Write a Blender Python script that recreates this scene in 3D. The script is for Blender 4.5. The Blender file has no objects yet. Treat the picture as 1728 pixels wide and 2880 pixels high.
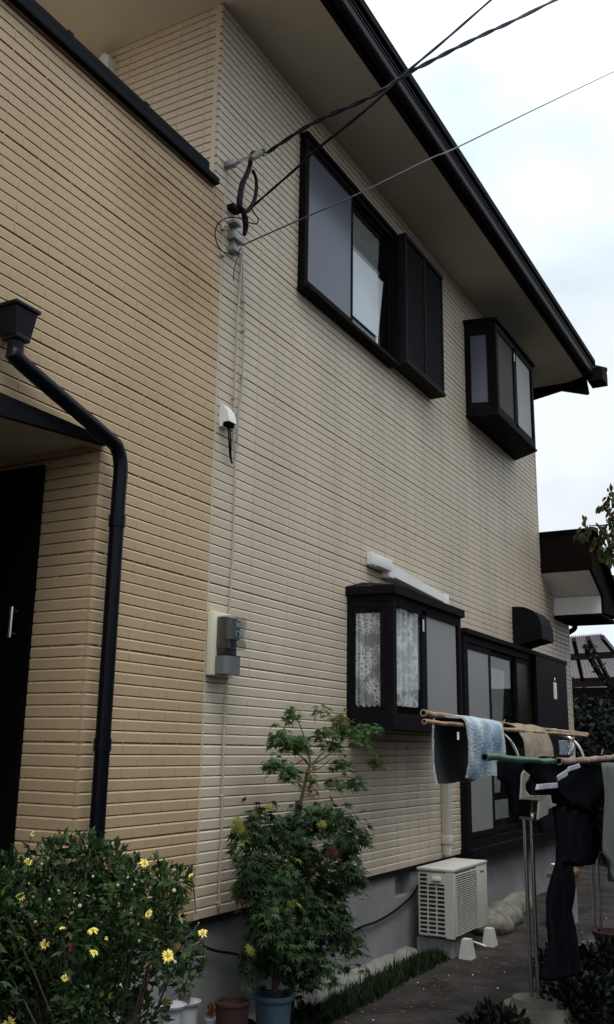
import bpy, bmesh, math, random
from mathutils.geometry import tessellate_polygon
from mathutils import Vector, Matrix, noise as mnoise
R = math.radians
random.seed(7)
C = bpy.context.scene.collection
sc = bpy.context.scene

# ------------------------------------------------------------------ camera
F_PX, YAW, PITCH, ROLL = 2682.1, R(29.055), R(13.899), R(0.9064)
CAM = Vector((0, -3.1, 1.6))
fwd = Vector((math.cos(PITCH)*math.cos(YAW), math.cos(PITCH)*math.sin(YAW), math.sin(PITCH)))
rt0 = Vector((math.sin(YAW), -math.cos(YAW), 0)); up0 = rt0.cross(fwd)
rt = math.cos(ROLL)*rt0 + math.sin(ROLL)*up0
up = -math.sin(ROLL)*rt0 + math.cos(ROLL)*up0
cd = bpy.data.cameras.new("camera"); cam = bpy.data.objects.new("camera", cd); C.objects.link(cam)
m = Matrix((rt, up, -fwd)).transposed().to_4x4(); m.translation = CAM
cam.matrix_world = m
cd.sensor_fit = 'VERTICAL'; cd.sensor_height = 36; cd.lens = 36*F_PX/2880
cd.clip_start = 0.05; cd.clip_end = 3000
sc.camera = cam
def at(x, y, ax, v):
    """point of the place seen at photo pixel x, y on the plane ax = v"""
    d = fwd + rt*((x-864)/F_PX) - up*((y-1440)/F_PX)
    i = 'xyz'.index(ax); t = (v-CAM[i])/d[i]
    return CAM + d*t

# ------------------------------------------------------------------ sky, sun
SUN_EL, SUN_AZ = R(66), R(226)           # azimuth: direction the light comes from, ccw from +X
w = bpy.data.worlds.new("World"); sc.world = w; w.use_nodes = True
nt = w.node_tree; nt.nodes.clear()
def N(t, **k):
    n = nt.nodes.new(t)
    for a, b in k.items(): setattr(n, a, b)
    return n
out = N('ShaderNodeOutputWorld'); bg = N('ShaderNodeBackground')
sky = N('ShaderNodeTexSky'); sky.sky_type = 'NISHITA'; sky.sun_disc = False
sky.sun_elevation = SUN_EL; sky.sun_rotation = R(90) - SUN_AZ; sky.air_density = 1.0; sky.dust_density = 2.0
tc = N('ShaderNodeTexCoord'); mp = N('ShaderNodeMapping'); mp.inputs['Scale'].default_value = (1.0, 1.0, 2.2)
mp.inputs['Location'].default_value = (0.35, 0.1, 0.55)
nz = N('ShaderNodeTexNoise'); nz.inputs['Scale'].default_value = 1.7; nz.inputs['Detail'].default_value = 6; nz.inputs['Roughness'].default_value = .48
rp = N('ShaderNodeValToRGB'); rp.color_ramp.elements[0].position = .30; rp.color_ramp.elements[0].color = (.62, .62, .62, 1)
rp.color_ramp.elements[1].position = .50; rp.color_ramp.elements[1].color = (1, 1, 1, 1)
nz2 = N('ShaderNodeTexNoise'); nz2.inputs['Scale'].default_value = 2.6; nz2.inputs['Detail'].default_value = 5
rp2 = N('ShaderNodeValToRGB'); rp2.color_ramp.elements[0].position = .40; rp2.color_ramp.elements[0].color = (6.5, 7.5, 8.6, 1)
rp2.color_ramp.elements[1].position = .6; rp2.color_ramp.elements[1].color = (9.0, 9.6, 9.9, 1)
mx = N('ShaderNodeMix', data_type='RGBA')
L = nt.links.new
L(tc.outputs['Generated'], mp.inputs['Vector']); L(mp.outputs[0], nz.inputs['Vector']); L(mp.outputs[0], nz2.inputs['Vector'])
L(nz.outputs['Fac'], rp.inputs['Fac']); L(nz2.outputs['Fac'], rp2.inputs['Fac'])
L(rp.outputs['Color'], mx.inputs['Factor']); L(sky.outputs[0], mx.inputs['A']); L(rp2.outputs['Color'], mx.inputs['B'])
# overcast cloud is brighter overhead than at the horizon
sx = N('ShaderNodeSeparateXYZ'); L(tc.outputs['Generated'], sx.inputs[0])
zr = N('ShaderNodeMapRange'); zr.inputs['From Min'].default_value = .45; zr.inputs['From Max'].default_value = 1.0; zr.inputs['To Min'].default_value = 1.0; zr.inputs['To Max'].default_value = 3.0
L(sx.outputs['Z'], zr.inputs['Value'])
vm = N('ShaderNodeVectorMath', operation='SCALE'); L(mx.outputs['Result'], vm.inputs[0]); L(zr.outputs[0], vm.inputs['Scale'])
L(vm.outputs[0], bg.inputs['Color']); bg.inputs['Strength'].default_value = 0.1
L(bg.outputs[0], out.inputs['Surface'])
sd = bpy.data.lights.new("sun", 'SUN'); sd.energy = 1.25; sd.angle = R(28); sd.color = (1, .97, .92)
so = bpy.data.objects.new("sun", sd); C.objects.link(so)
sv = Vector((math.cos(SUN_EL)*math.cos(SUN_AZ), math.cos(SUN_EL)*math.sin(SUN_AZ), math.sin(SUN_EL)))
so.rotation_euler = sv.to_track_quat('Z', 'Y').to_euler(); so.location = (0, -6, 12)
sc.view_settings.view_transform = 'Standard'; sc.view_settings.look = 'None'
sc.view_settings.exposure = 0.08; sc.view_settings.gamma = 1

# ------------------------------------------------------------------ materials
def mat(name, col, rough=.6, metal=0, spec=.5, var=0, vscale=4, bump=0, bscale=60, col2=None, trans=0, alpha=1, detail=5, stretch=None):
    mt = bpy.data.materials.new(name); mt.use_nodes = True
    t = mt.node_tree; b = t.nodes['Principled BSDF']
    b.inputs['Base Color'].default_value = (*col, 1); b.inputs['Roughness'].default_value = rough
    b.inputs['Metallic'].default_value = metal; b.inputs['Specular IOR Level'].default_value = spec
    if trans: b.inputs['Transmission Weight'].default_value = trans
    if alpha < 1: b.inputs['Alpha'].default_value = alpha
    if var or col2 or bump:
        tx = t.nodes.new('ShaderNodeTexCoord'); vec = tx.outputs['Object']
        if stretch:
            mpp = t.nodes.new('ShaderNodeMapping'); mpp.inputs['Scale'].default_value = stretch
            t.links.new(vec, mpp.inputs['Vector']); vec = mpp.outputs[0]
    if var or col2:
        n = t.nodes.new('ShaderNodeTexNoise'); n.inputs['Scale'].default_value = vscale; n.inputs['Detail'].default_value = detail
        t.links.new(vec, n.inputs['Vector'])
        r = t.nodes.new('ShaderNodeValToRGB')
        a = col if col2 else tuple(c*(1-var) for c in col); c2 = col2 if col2 else tuple(min(1, c*(1+var)) for c in col)
        r.color_ramp.elements[0].position = .35; r.color_ramp.elements[0].color = (*a, 1)
        r.color_ramp.elements[1].position = .65; r.color_ramp.elements[1].color = (*c2, 1)
        t.links.new(n.outputs['Fac'], r.inputs['Fac']); t.links.new(r.outputs['Color'], b.inputs['Base Color'])
    if bump:
        n2 = t.nodes.new('ShaderNodeTexNoise'); n2.inputs['Scale'].default_value = bscale; n2.inputs['Detail'].default_value = 4
        t.links.new(vec, n2.inputs['Vector'])
        bp = t.nodes.new('ShaderNodeBump'); bp.inputs['Strength'].default_value = bump; bp.inputs['Distance'].default_value = .01
        t.links.new(n2.outputs['Fac'], bp.inputs['Height']); t.links.new(bp.outputs[0], b.inputs['Normal'])
    return mt
def leafmat(name, col, var=.35, transl=.35, vscale=9):
    mt = mat(name, col, .6, spec=.2, var=var, vscale=vscale)
    t = mt.node_tree; b = t.nodes['Principled BSDF']; o = t.nodes['Material Output']
    tr = t.nodes.new('ShaderNodeBsdfTranslucent'); tr.inputs['Color'].default_value = (col[0]*1.5, col[1]*1.7, col[2], 1)
    mxs = t.nodes.new('ShaderNodeMixShader'); mxs.inputs[0].default_value = transl
    t.links.new(b.outputs[0], mxs.inputs[1]); t.links.new(tr.outputs[0], mxs.inputs[2]); t.links.new(mxs.outputs[0], o.inputs['Surface'])
    return mt
def glassmat(name, tint=(.9, .93, .95), gloss=.25, rough=.03):
    mt = bpy.data.materials.new(name); mt.use_nodes = True; t = mt.node_tree; t.nodes.clear()
    o = t.nodes.new('ShaderNodeOutputMaterial'); a = t.nodes.new('ShaderNodeBsdfTransparent'); g = t.nodes.new('ShaderNodeBsdfGlossy')
    a.inputs['Color'].default_value = (*tint, 1); g.inputs['Roughness'].default_value = rough
    lw = t.nodes.new('ShaderNodeLayerWeight'); lw.inputs['Blend'].default_value = .5
    pw = t.nodes.new('ShaderNodeMath'); pw.operation = 'POWER'; pw.inputs[1].default_value = 4; t.links.new(lw.outputs['Facing'], pw.inputs[0])
    f = t.nodes.new('ShaderNodeMath'); f.operation = 'MULTIPLY'; f.inputs[1].default_value = .35; t.links.new(pw.outputs[0], f.inputs[0])
    mm = t.nodes.new('ShaderNodeMath'); mm.operation = 'ADD'; mm.inputs[1].default_value = gloss; mm.use_clamp = True
    x = t.nodes.new('ShaderNodeMixShader'); t.links.new(f.outputs[0], mm.inputs[0]); t.links.new(mm.outputs[0], x.inputs[0])
    t.links.new(a.outputs[0], x.inputs[1]); t.links.new(g.outputs[0], x.inputs[2]); t.links.new(x.outputs[0], o.inputs['Surface'])
    return mt
def lacemat(name, base=.55, scale=26, lo=.42, hi=.6):
    """white net curtain: thin net everywhere, dense where the woven flowers are"""
    mt = bpy.data.materials.new(name); mt.use_nodes = True; t = mt.node_tree; t.nodes.clear()
    o = t.nodes.new('ShaderNodeOutputMaterial'); a = t.nodes.new('ShaderNodeBsdfTransparent')
    d = t.nodes.new('ShaderNodeBsdfDiffuse'); d.inputs['Color'].default_value = (.60, .61, .60, 1)
    tx = t.nodes.new('ShaderNodeTexCoord'); n = t.nodes.new('ShaderNodeTexVoronoi'); n.inputs['Scale'].default_value = scale; n.feature = 'DISTANCE_TO_EDGE'
    ns = t.nodes.new('ShaderNodeTexNoise'); ns.inputs['Scale'].default_value = 7; ns.inputs['Detail'].default_value = 4
    r = t.nodes.new('ShaderNodeValToRGB'); r.color_ramp.elements[0].position = .04; r.color_ramp.elements[0].color = (1, 1, 1, 1)
    r.color_ramp.elements[1].position = .26; r.color_ramp.elements[1].color = (0, 0, 0, 1)
    r2 = t.nodes.new('ShaderNodeValToRGB'); r2.color_ramp.elements[0].position = lo; r2.color_ramp.elements[1].position = hi
    mu = t.nodes.new('ShaderNodeMath'); mu.operation = 'MULTIPLY'
    ad = t.nodes.new('ShaderNodeMath'); ad.operation = 'MULTIPLY_ADD'; ad.inputs[1].default_value = 1-base; ad.inputs[2].default_value = base; ad.use_clamp = True
    t.links.new(tx.outputs['Object'], n.inputs['Vector']); t.links.new(tx.outputs['Object'], ns.inputs['Vector'])
    t.links.new(n.outputs['Distance'], r.inputs['Fac']); t.links.new(ns.outputs['Fac'], r2.inputs['Fac'])
    t.links.new(r.outputs['Color'], mu.inputs[0]); t.links.new(r2.outputs['Color'], mu.inputs[1]); t.links.new(mu.outputs[0], ad.inputs[0])
    x = t.nodes.new('ShaderNodeMixShader'); t.links.new(ad.outputs[0], x.inputs[0]); t.links.new(a.outputs[0], x.inputs[1]); t.links.new(d.outputs[0], x.inputs[2])
    t.links.new(x.outputs[0], o.inputs['Surface'])
    return mt
def add_stains(mt, spots, scol):
    """brown water stains and grey-brown spots, each with a place and a ragged outline of its own, on the painted siding"""
    t = mt.node_tree; b = t.nodes['Principled BSDF']
    src = b.inputs['Base Color'].links[0].from_socket
    ge = t.nodes.new('ShaderNodeNewGeometry'); n = t.nodes.new('ShaderNodeTexNoise'); n.inputs['Scale'].default_value = 6; n.inputs['Detail'].default_value = 5
    t.links.new(ge.outputs['Position'], n.inputs['Vector'])
    for (c, r, s) in spots:
        ds = t.nodes.new('ShaderNodeVectorMath'); ds.operation = 'DISTANCE'; ds.inputs[1].default_value = c
        t.links.new(ge.outputs['Position'], ds.inputs[0])
        mr = t.nodes.new('ShaderNodeMapRange'); mr.inputs['From Min'].default_value = 0; mr.inputs['From Max'].default_value = r
        mr.inputs['To Min'].default_value = s*1.6; mr.inputs['To Max'].default_value = 0
        t.links.new(ds.outputs['Value'], mr.inputs['Value'])
        mu = t.nodes.new('ShaderNodeMath'); mu.operation = 'MULTIPLY'; mu.use_clamp = True
        t.links.new(mr.outputs[0], mu.inputs[0]); t.links.new(n.outputs['Fac'], mu.inputs[1])
        x = t.nodes.new('ShaderNodeMix'); x.data_type = 'RGBA'; x.inputs['B'].default_value = (*scol, 1)
        t.links.new(mu.outputs[0], x.inputs['Factor']); t.links.new(src, x.inputs['A']); src = x.outputs['Result']
    t.links.new(src, b.inputs['Base Color'])

M = dict(
    ochre=mat('ochre_paint', (.48, .342, .20), .55, var=.07, vscale=1.3, bump=.12, bscale=90),
    cream=mat('cream_paint', (.57, .475, .362), .5, var=.06, vscale=2.6, bump=.12, bscale=90, stretch=(1, 1, .2)),
    trimc=mat('cream_trim', (.50, .47, .40), .5, var=.05),
    soffit=mat('soffit_board', (.50, .46, .38), .7, var=.05, vscale=2),
    whitebd=mat('white_board', (.75, .74, .70), .6, var=.04),
    conc=mat('foundation_render', (.26, .255, .255), .85, var=.18, vscale=2.2, bump=.3, bscale=40),
    concpale=mat('pale_mortar', (.22, .21, .18), .9, var=.2, vscale=9, bump=.5, bscale=30),
    alu=mat('bronze_aluminium', (.008, .0065, .008), .7, metal=0, spec=.05, var=.1),
    aluhi=mat('bronze_sill', (.020, .018, .021), .7, spec=.05),
    black=mat('black_paint', (.005, .0045, .006), .7, spec=.1, var=.2, vscale=6),
    pipe=mat('black_pvc', (.004, .004, .007), .35, spec=.14, var=.2, vscale=5, stretch=(1, 1, .2)),
    fasc=mat('brown_fascia', (.009, .006, .006), .85, spec=.02, var=.2),
    gutter=mat('brown_gutter', (.008, .005, .007), .5, spec=.12, var=.2),
    tile=mat('roof_tile', (.010, .008, .010), .8, spec=.05, var=.25, vscale=6),
    frost=mat('frosted_glass', (.22, .22, .215), .45, spec=.25, var=.05, vscale=1.5),
    frostb=mat('frosted_glass_sky', (.10, .11, .135), .2, spec=.35, var=.08, vscale=1.2),  # blue-grey of the reflected sky is put into the pane colour
    paper=mat('white_screen_panel', (.62, .66, .70), .4, var=.05, vscale=3),
    glass=glassmat('window_glass', (.97, .98, .98), gloss=.02), lace=lacemat('lace_curtain', .35, 48, .40, .56), net=lacemat('net_curtain', .5, 16, .42, .56),
    curtain=mat('curtain_cloth', (.17, .18, .165), .9, var=.1, vscale=5),
    dark=mat('painted_dark', (.002, .002, .003), 1.0, spec=.05), dglass=mat('dark_glass', (.014, .011, .006), .35, spec=.04),  # near-black painted for unlit rooms and hollows; dark panes carry it too
    meterb=mat('meter_board', (.66, .62, .48), .55, var=.05),
    meterg=mat('meter_grey', (.12, .125, .13), .4, var=.08),
    meterd=mat('meter_dark', (.03, .03, .035), .35),
    clear=glassmat('clear_cover', (.75, .78, .8), .12, .08),
    white=mat('white_plastic', (.72, .71, .68), .4, var=.04),
    acw=mat('appliance_white', (.52, .50, .44), .45, var=.06, vscale=3),
    acd=mat('appliance_fins', (.02, .02, .022), .6),
    galv=mat('galvanised_steel', (.30, .31, .29), .5, metal=.6, var=.2, vscale=30),
    steel=mat('stainless_steel', (.55, .52, .50), .22, metal=.95, var=.1),
    cable=mat('black_cable', (.006, .005, .008), .6, spec=.1), cableg=mat('grey_cable', (.38, .36, .30), .5, var=.1),
    cablep=mat('slate_cable', (.012, .012, .017), .6, spec=.12),
    bamboo=mat('dry_bamboo', (.28, .17, .095), .6, var=.35, vscale=12, bump=.4, bscale=50),
    bark=mat('peeling_bark', (.20, .14, .115), .75, var=.4, vscale=14, bump=.6, bscale=40),
    greenp=mat('green_pole', (.02, .075, .04), .4, var=.3, vscale=8),
    mat1=mat('blue_mat_pile', (.15, .24, .36), .95, col2=(.50, .54, .52), vscale=6, detail=3, bump=1.0, bscale=70),
    mat2=mat('tan_mat_pile', (.23, .19, .125), .95, var=.22, vscale=10, bump=.6, bscale=120),
    cloth=mat('beige_cloth', (.18, .17, .14), .9, var=.12, vscale=9),
    clothd=mat('black_cloth', (.003, .003, .005), 1.0, spec=.05), clothw=mat('pale_waistband', (.33, .33, .38), .85, var=.15, vscale=20),
    clothb=mat('blue_dotted_cloth', (.10, .14, .26), .9, col2=(.35, .38, .42), vscale=40),
    clothg=mat('grey_cloth', (.10, .105, .10), .9, var=.15),
    soil=mat('potting_soil', (.03, .022, .016), .95, bump=.6),
    potblue=mat('blue_pot', (.06, .10, .14), .4, var=.1), potbrown=mat('brown_pot', (.12, .09, .075), .7, var=.15),
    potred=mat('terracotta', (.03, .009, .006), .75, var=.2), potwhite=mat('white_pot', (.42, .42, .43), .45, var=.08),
    wood=mat('stained_wood', (.16, .07, .028), .55, var=.3, vscale=6, stretch=(1, 8, 8)),
    stone=mat('pale_stone', (.15, .138, .108), .9, var=.35, vscale=9, bump=1.0, bscale=30),
    petal=mat('yellow_petal', (.85, .70, .16), .5), disc=mat('flower_disc', (.45, .26, .04), .8),
    bud=mat('pale_bud', (.45, .45, .28), .7),
    twig=mat('brown_twig', (.07, .045, .035), .8, var=.3, vscale=20),
    drytwig=mat('dry_stem', (.42, .34, .27), .8),
    steelpaint=mat('brown_steel', (.05, .028, .028), .5, var=.2),
    standb=mat('dark_concrete', (.10, .09, .07), .9, var=.3, bump=.3), pad=mat('rubber_pad', (.03, .03, .03), .9),  # stand base is one dark concrete tone with random variation
)
add_stains(M['cream'], [((4.95, 0, .72), .5, .35), ((5.9, 0, .7), .6, .3), ((7.9, 0, .75), .5, .3), ((4.75, 0, 4.35), .4, .2), ((7.9, 0, 4.6), .45, .25), ((8.9, 0, 4.8), .5, .2), ((6.2, 0, 1.5), .4, .25), ((6.7, 0, 4.55), .4, .2), ((4.6, 0, 1.8), .3, .25), ((11.2, 0, 4.0), .9, .2)], (.20, .16, .12))  # dirt along the base, plus grey-brown spots under windows, shutter and meter
add_stains(M['ochre'], [((3.72, 0, 4.72), .42, .9), ((4.05, 0, 4.28), .38, .95), ((4.3, 0, 4.15), .30, .4), ((4.15, 0, 4.7), .3, .6)], (.33, .205, .085))
LG1 = leafmat('leaf_green', (.042, .078, .024), transl=.25); LG2 = leafmat('leaf_deep_green', (.014, .034, .011), transl=.15); LG3 = leafmat('leaf_yellow_green', (.19, .19, .035))
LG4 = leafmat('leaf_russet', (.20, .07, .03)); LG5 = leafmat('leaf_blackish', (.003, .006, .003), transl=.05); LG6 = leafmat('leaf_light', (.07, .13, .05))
LGT1 = leafmat('tree_leaf_olive', (.055, .065, .02)); LGT2 = leafmat('tree_leaf_brown', (.075, .035, .025))
LGR = leafmat('grass_blade', (.014, .026, .007), transl=.15)

# ------------------------------------------------------------------ mesh helpers
class MB:
    def __init__(s): s.v = []; s.f = []; s.mi = []
    def add(s, vs, fs, mi=0):
        o = len(s.v); s.v += [tuple(v) for v in vs]; s.f += [tuple(i+o for i in f) for f in fs]; s.mi += [mi]*len(fs)
    def box(s, x0, x1, y0, y1, z0, z1, mi=0, b=0.0):
        if x1 < x0: x0, x1 = x1, x0
        if y1 < y0: y0, y1 = y1, y0
        if z1 < z0: z0, z1 = z1, z0
        if b <= 0:
            vs = [(x, y, z) for x in (x0, x1) for y in (y0, y1) for z in (z0, z1)]
            s.add(vs, [(0, 1, 3, 2), (4, 6, 7, 5), (0, 4, 5, 1), (2, 3, 7, 6), (0, 2, 6, 4), (1, 5, 7, 3)], mi); return
        bm = bmesh.new(); bmesh.ops.create_cube(bm, size=1)
        for v in bm.verts: v.co = Vector(((x0+x1)/2+v.co.x*(x1-x0), (y0+y1)/2+v.co.y*(y1-y0), (z0+z1)/2+v.co.z*(z1-z0)))
        b = min(b, .45*min(x1-x0, y1-y0, z1-z0))
        bmesh.ops.bevel(bm, geom=bm.edges[:], offset=b, segments=2, affect='EDGES', profile=.6)
        bm.verts.index_update()
        s.add([v.co.copy() for v in bm.verts], [[v.index for v in f.verts] for f in bm.faces], mi); bm.free()
    def tube(s, pts, r, n=8, mi=0, caps=True, radii=None):
        pts = [Vector(p) for p in pts]; o = len(s.v); prev = None; rings = []
        for i, p in enumerate(pts):
            t = (pts[min(i+1, len(pts)-1)]-pts[max(i-1, 0)])
            if t.length < 1e-9: t = Vector((0, 0, 1))
            t.normalize()
            if prev is None:
                a = t.cross(Vector((0, 0, 1)));
                if a.length < .05: a = t.cross(Vector((1, 0, 0)))
            else: a = prev - t*prev.dot(t)
            a.normalize(); prev = a; b = t.cross(a)
            rr = radii[i] if radii else r
            rings.append([p + a*math.cos(2*math.pi*k/n)*rr + b*math.sin(2*math.pi*k/n)*rr for k in range(n)])
        vs = [q for g in rings for q in g]; fs = []
        for i in range(len(pts)-1):
            for k in range(n): fs.append((i*n+k, i*n+(k+1) % n, (i+1)*n+(k+1) % n, (i+1)*n+k))
        if caps: fs.append(tuple(range(n-1, -1, -1))); fs.append(tuple((len(pts)-1)*n+k for k in range(n)))
        s.add(vs, fs, mi)
    def prism(s, poly, ax, a, b, mi=0):
        """poly: 2d points on the two other axes (in xyz order), extruded along ax from a to b"""
        n = len(poly)
        def mk(p, v):
            l = list(p); l.insert('xyz'.index(ax), v); return tuple(l)
        vs = [mk(p, a) for p in poly]+[mk(p, b) for p in poly]
        fs = [tuple(range(n)), tuple(range(2*n-1, n-1, -1))]+[(i, i+n, (i+1) % n+n, (i+1) % n) for i in range(n)]
        s.add(vs, fs, mi)
    def lathe(s, prof, c, n=24, mi=0):
        vs = [(c[0]+r*math.cos(2*math.pi*k/n), c[1]+r*math.sin(2*math.pi*k/n), c[2]+z) for r, z in prof for k in range(n)]
        fs = [(i*n+k, i*n+(k+1) % n, (i+1)*n+(k+1) % n, (i+1)*n+k) for i in range(len(prof)-1) for k in range(n)]
        s.add(vs, fs, mi)
    def build(s, name, mats, parent=None, smooth=False, label=None, fixn=True):
        me = bpy.data.meshes.new(name); me.from_pydata(s.v, [], s.f); me.update()
        if not isinstance(mats, (list, tuple)): mats = [mats]
        for mm in mats: me.materials.append(mm)
        me.polygons.foreach_set('material_index', s.mi)
        if fixn:
            bm = bmesh.new(); bm.from_mesh(me); bmesh.ops.recalc_face_normals(bm, faces=bm.faces); bm.to_mesh(me); bm.free()
        if smooth:
            for p in me.polygons: p.use_smooth = True
            me.set_sharp_from_angle(angle=R(40))
        o = bpy.data.objects.new(name, me); C.objects.link(o)
        if parent:
            o.parent = parent
            if parent.type == 'EMPTY': o.location = -parent.location
        if label: o['label'] = label
        return o
def thing(name, loc, label, cat, group=None):
    o = bpy.data.objects.new(name, None); C.objects.link(o); o.location = loc; o.empty_display_size = .1
    tag(o, label, cat, group); return o
def tag(o, label, cat, group=None):
    o['label'] = label; o['category'] = cat
    if group: o['group'] = group
    return o
def struct(o): o['kind'] = 'structure'; return o
def stuff(o, label, cat): o['kind'] = 'stuff'; o['label'] = label; o['category'] = cat; return o
def smoothpath(pts, k=6):
    pts = [Vector(p) for p in pts]; o = []
    for i in range(len(pts)-1):
        p0 = pts[max(i-1, 0)]; p1 = pts[i]; p2 = pts[i+1]; p3 = pts[min(i+2, len(pts)-1)]
        for j in range(k):
            t = j/k
            o.append(.5*((2*p1)+(p2-p0)*t+(2*p0-5*p1+4*p2-p3)*t*t+(3*p1-p0-3*p2+p3)*t**3))
    o.append(pts[-1]); return o

# ------------------------------------------------------------------ ground
GZ = .08
g = MB(); nx, ny = 90, 60
def gh(x, y):
    h = .02*mnoise.noise(Vector((x*.8, y*.8, 0)))+.008*mnoise.noise(Vector((x*4, y*4, 3)))
    if x < 5: h -= .05*min(1, (5-x)/1.5)
    return GZ+h
xs = [-60, -20, -6]+[-2+i*.16 for i in range(100)]+[16, 20, 30, 60, 150, 400]
ys = [-300, -60, -20, -8]+[-5.4+j*.14 for j in range(40)]+[1, 4, 20, 80, 400]
g.add([(x, y, gh(x, y) if abs(x) < 15 and abs(y) < 6 else GZ-.03) for x in xs for y in ys],
      [(i*len(ys)+j, (i+1)*len(ys)+j, (i+1)*len(ys)+j+1, i*len(ys)+j+1) for i in range(len(xs)-1) for j in range(len(ys)-1)])
gm = mat('dark_gravel_soil', (.020, .016, .014), .95, spec=.15, col2=(.052, .044, .040), vscale=3.5, bump=1.0, bscale=45, detail=12)  # dark two-tone gravel and soil
struct(g.build('ground', gm, smooth=True))
# small stones and fallen petals on the path
pb = MB()
for i in range(900):
    x = random.uniform(3.5, 10.5); y = random.uniform(-2.6, -.25); r = random.uniform(.003, .009)
    c = Vector((x, y, gh(x, y)+r*.4)); a = random.uniform(0, 3)
    vs = [c+Vector((math.cos(a+k*1.26)*r*random.uniform(.7, 1.3), math.sin(a+k*1.26)*r*random.uniform(.7, 1.3), 0)) for k in range(5)]+[c+Vector((0, 0, r*.7))]
    pb.add(vs, [(k, (k+1) % 5, 5) for k in range(5)], 0 if random.random() < .12 else 1)
stuff(pb.build('pebbles', [mat('petal_fleck', (.62, .6, .58), .8), mat('pebble', (.07, .062, .055), .9, var=.4, vscale=30)]), 'small stones and pale petals scattered over the dark path', 'gravel')

lt = MB()
for i in range(1100):
    x = random.uniform(3.6, 10.5); y = random.choice((random.uniform(-.75, -.25), random.uniform(-2.4, -.4))); c = Vector((x, y, gh(x, y)+.004+random.random()*.004)); a = random.uniform(0, 6.28); l = random.uniform(.008, .02)
    d = Vector((math.cos(a), math.sin(a), random.uniform(-.1, .2)))*l; q = Vector((-d.y, d.x, 0))*.4
    lt.add([c-d, c+q, c+d, c-q], [(0, 1, 2, 3)], random.choice((0, 1)))
stuff(lt.build('leaf_litter', [mat('dead_leaf', (.09, .055, .03), .8), mat('grey_litter', (.08, .075, .065), .9)], fixn=False), 'tiny dead leaves and grit scattered over the path', 'leaf litter')
# ------------------------------------------------------------------ house
CP = .0564; Z0 = .711
house = thing('house', (4.43, 0, 0), 'two storey house clad in ochre and cream brick pattern siding with dark eaves', 'house')
def siding(mb, ax, c, sgn, u0, u1, k0, k1, pitch, off, stagger, clipf=None, d0=0.0):
    """courses k0..k1 of moulded siding on the plane ax=c facing sgn along ax; u is the other horizontal axis"""
    dep = .006; sl = .016
    def P(u, d, z):
        v = c - sgn*(d+d0)
        return (u, v, z) if ax == 'y' else (v, u, z)
    for k in range(k0, k1):
        zb = Z0+k*CP; zt = zb+CP
        gapt = .0085 if ((k+1) % 8 == 0) else .0042
        zf0 = zb+.0012; zf1 = zt-gapt-.0085           # front face span
        a0, a1 = u0, u1
        if clipf:
            r = clipf(zb, zt)
            if r is None: continue
            a0, a1 = max(a0, r[0]), min(a1, r[1])
            if a1-a0 < .01: continue
        o = off + (pitch/2 if (stagger and k % 2) else 0)
        js = []; n = math.ceil((a0-o)/pitch); 
        while o+n*pitch < a1-.012:
            if o+n*pitch > a0+.012: js.append(o+n*pitch)
            n += 1
        ed = [a0]+js+[a1]; hw, jd = (.0017, .0016) if stagger else (.0022, .0026)
        for i in range(len(ed)-1):
            l = ed[i]+(hw if i > 0 else 0); r = ed[i+1]-(hw if i < len(ed)-2 else 0)
            vs = [P(l, sl, zf0), P(r, sl, zf0), P(l, .002, zf0), P(r, .002, zf0), P(l, 0, zf1), P(r, 0, zf1), P(l, dep, zt-gapt), P(r, dep, zt-gapt), P(l, sl, zt-gapt-.0005), P(r, sl, zt-gapt-.0005), P(l, sl, zt+.0012), P(r, sl, zt+.0012)]
            mb.add(vs, [(0, 1, 3, 2), (2, 3, 5, 4), (4, 5, 7, 6), (6, 7, 9, 8), (8, 9, 11, 10)])
            if i > 0:   # v joint to the left of this brick
                q = ed[i]
                vs = [P(q-hw, 0, zf0), P(q, jd, zf0), P(q+hw, 0, zf0), P(q-hw, 0, zf1), P(q, jd, zf1), P(q+hw, 0, zf1), P(q-hw, dep, zf0), P(q+hw, dep, zf0), P(q-hw, dep, zt), P(q+hw, dep, zt)]
                mb.add(vs, [(0, 1, 4, 3), (1, 2, 5, 4), (0, 2, 7, 6), (3, 5, 9, 8)])
                e = .0026; za = zt-gapt-.004; zb_ = zt+.001      # moulded web that bridges the groove at each joint
                mb.add([P(q-e, .0035, za), P(q+e, .0035, za), P(q-e, .0015, zb_), P(q+e, .0015, zb_), P(q-e, sl, za), P(q+e, sl, za), P(q-e, sl, zb_), P(q+e, sl, zb_)], [(0, 1, 3, 2), (0, 2, 6, 4), (1, 5, 7, 3)])
SEAM = 4.435; FARX = 11.54; TOPZ = 6.36; KT = math.ceil((TOPZ-Z0)/CP)
XC = 4.335      # corner of the upper storey
# ochre front wall, with the porch opening left of x=3.46 below z=3.05
mb = MB()
def clip_ochre(zb, zt):
    if zt > 5.0: return None
    if zt < 3.05: return (3.46, SEAM)
    return (-.4, SEAM)
siding(mb, 'y', 0, -1, -.4, SEAM, 0, 77, .22, 4.10, True, clip_ochre)
siding(mb, 'y', 0, -1, -.4, 1.3, 0, 42, .22, 4.10, True)
mb.add([(SEAM, 0, Z0), (SEAM, .02, Z0), (SEAM, .02, 5.0), (SEAM, 0, 5.0)], [(0, 1, 2, 3)])
mb.box(-.4, SEAM, .018, .06, 3.04, 4.99); mb.box(3.466, SEAM, .018, .06, Z0, 3.04); mb.box(-.4, 1.3, .018, .06, Z0, 3.04)
mb.build('wall', M['ochre'], house, label='ochre brick pattern siding of the porch and balcony front', fixn=False)
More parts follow.
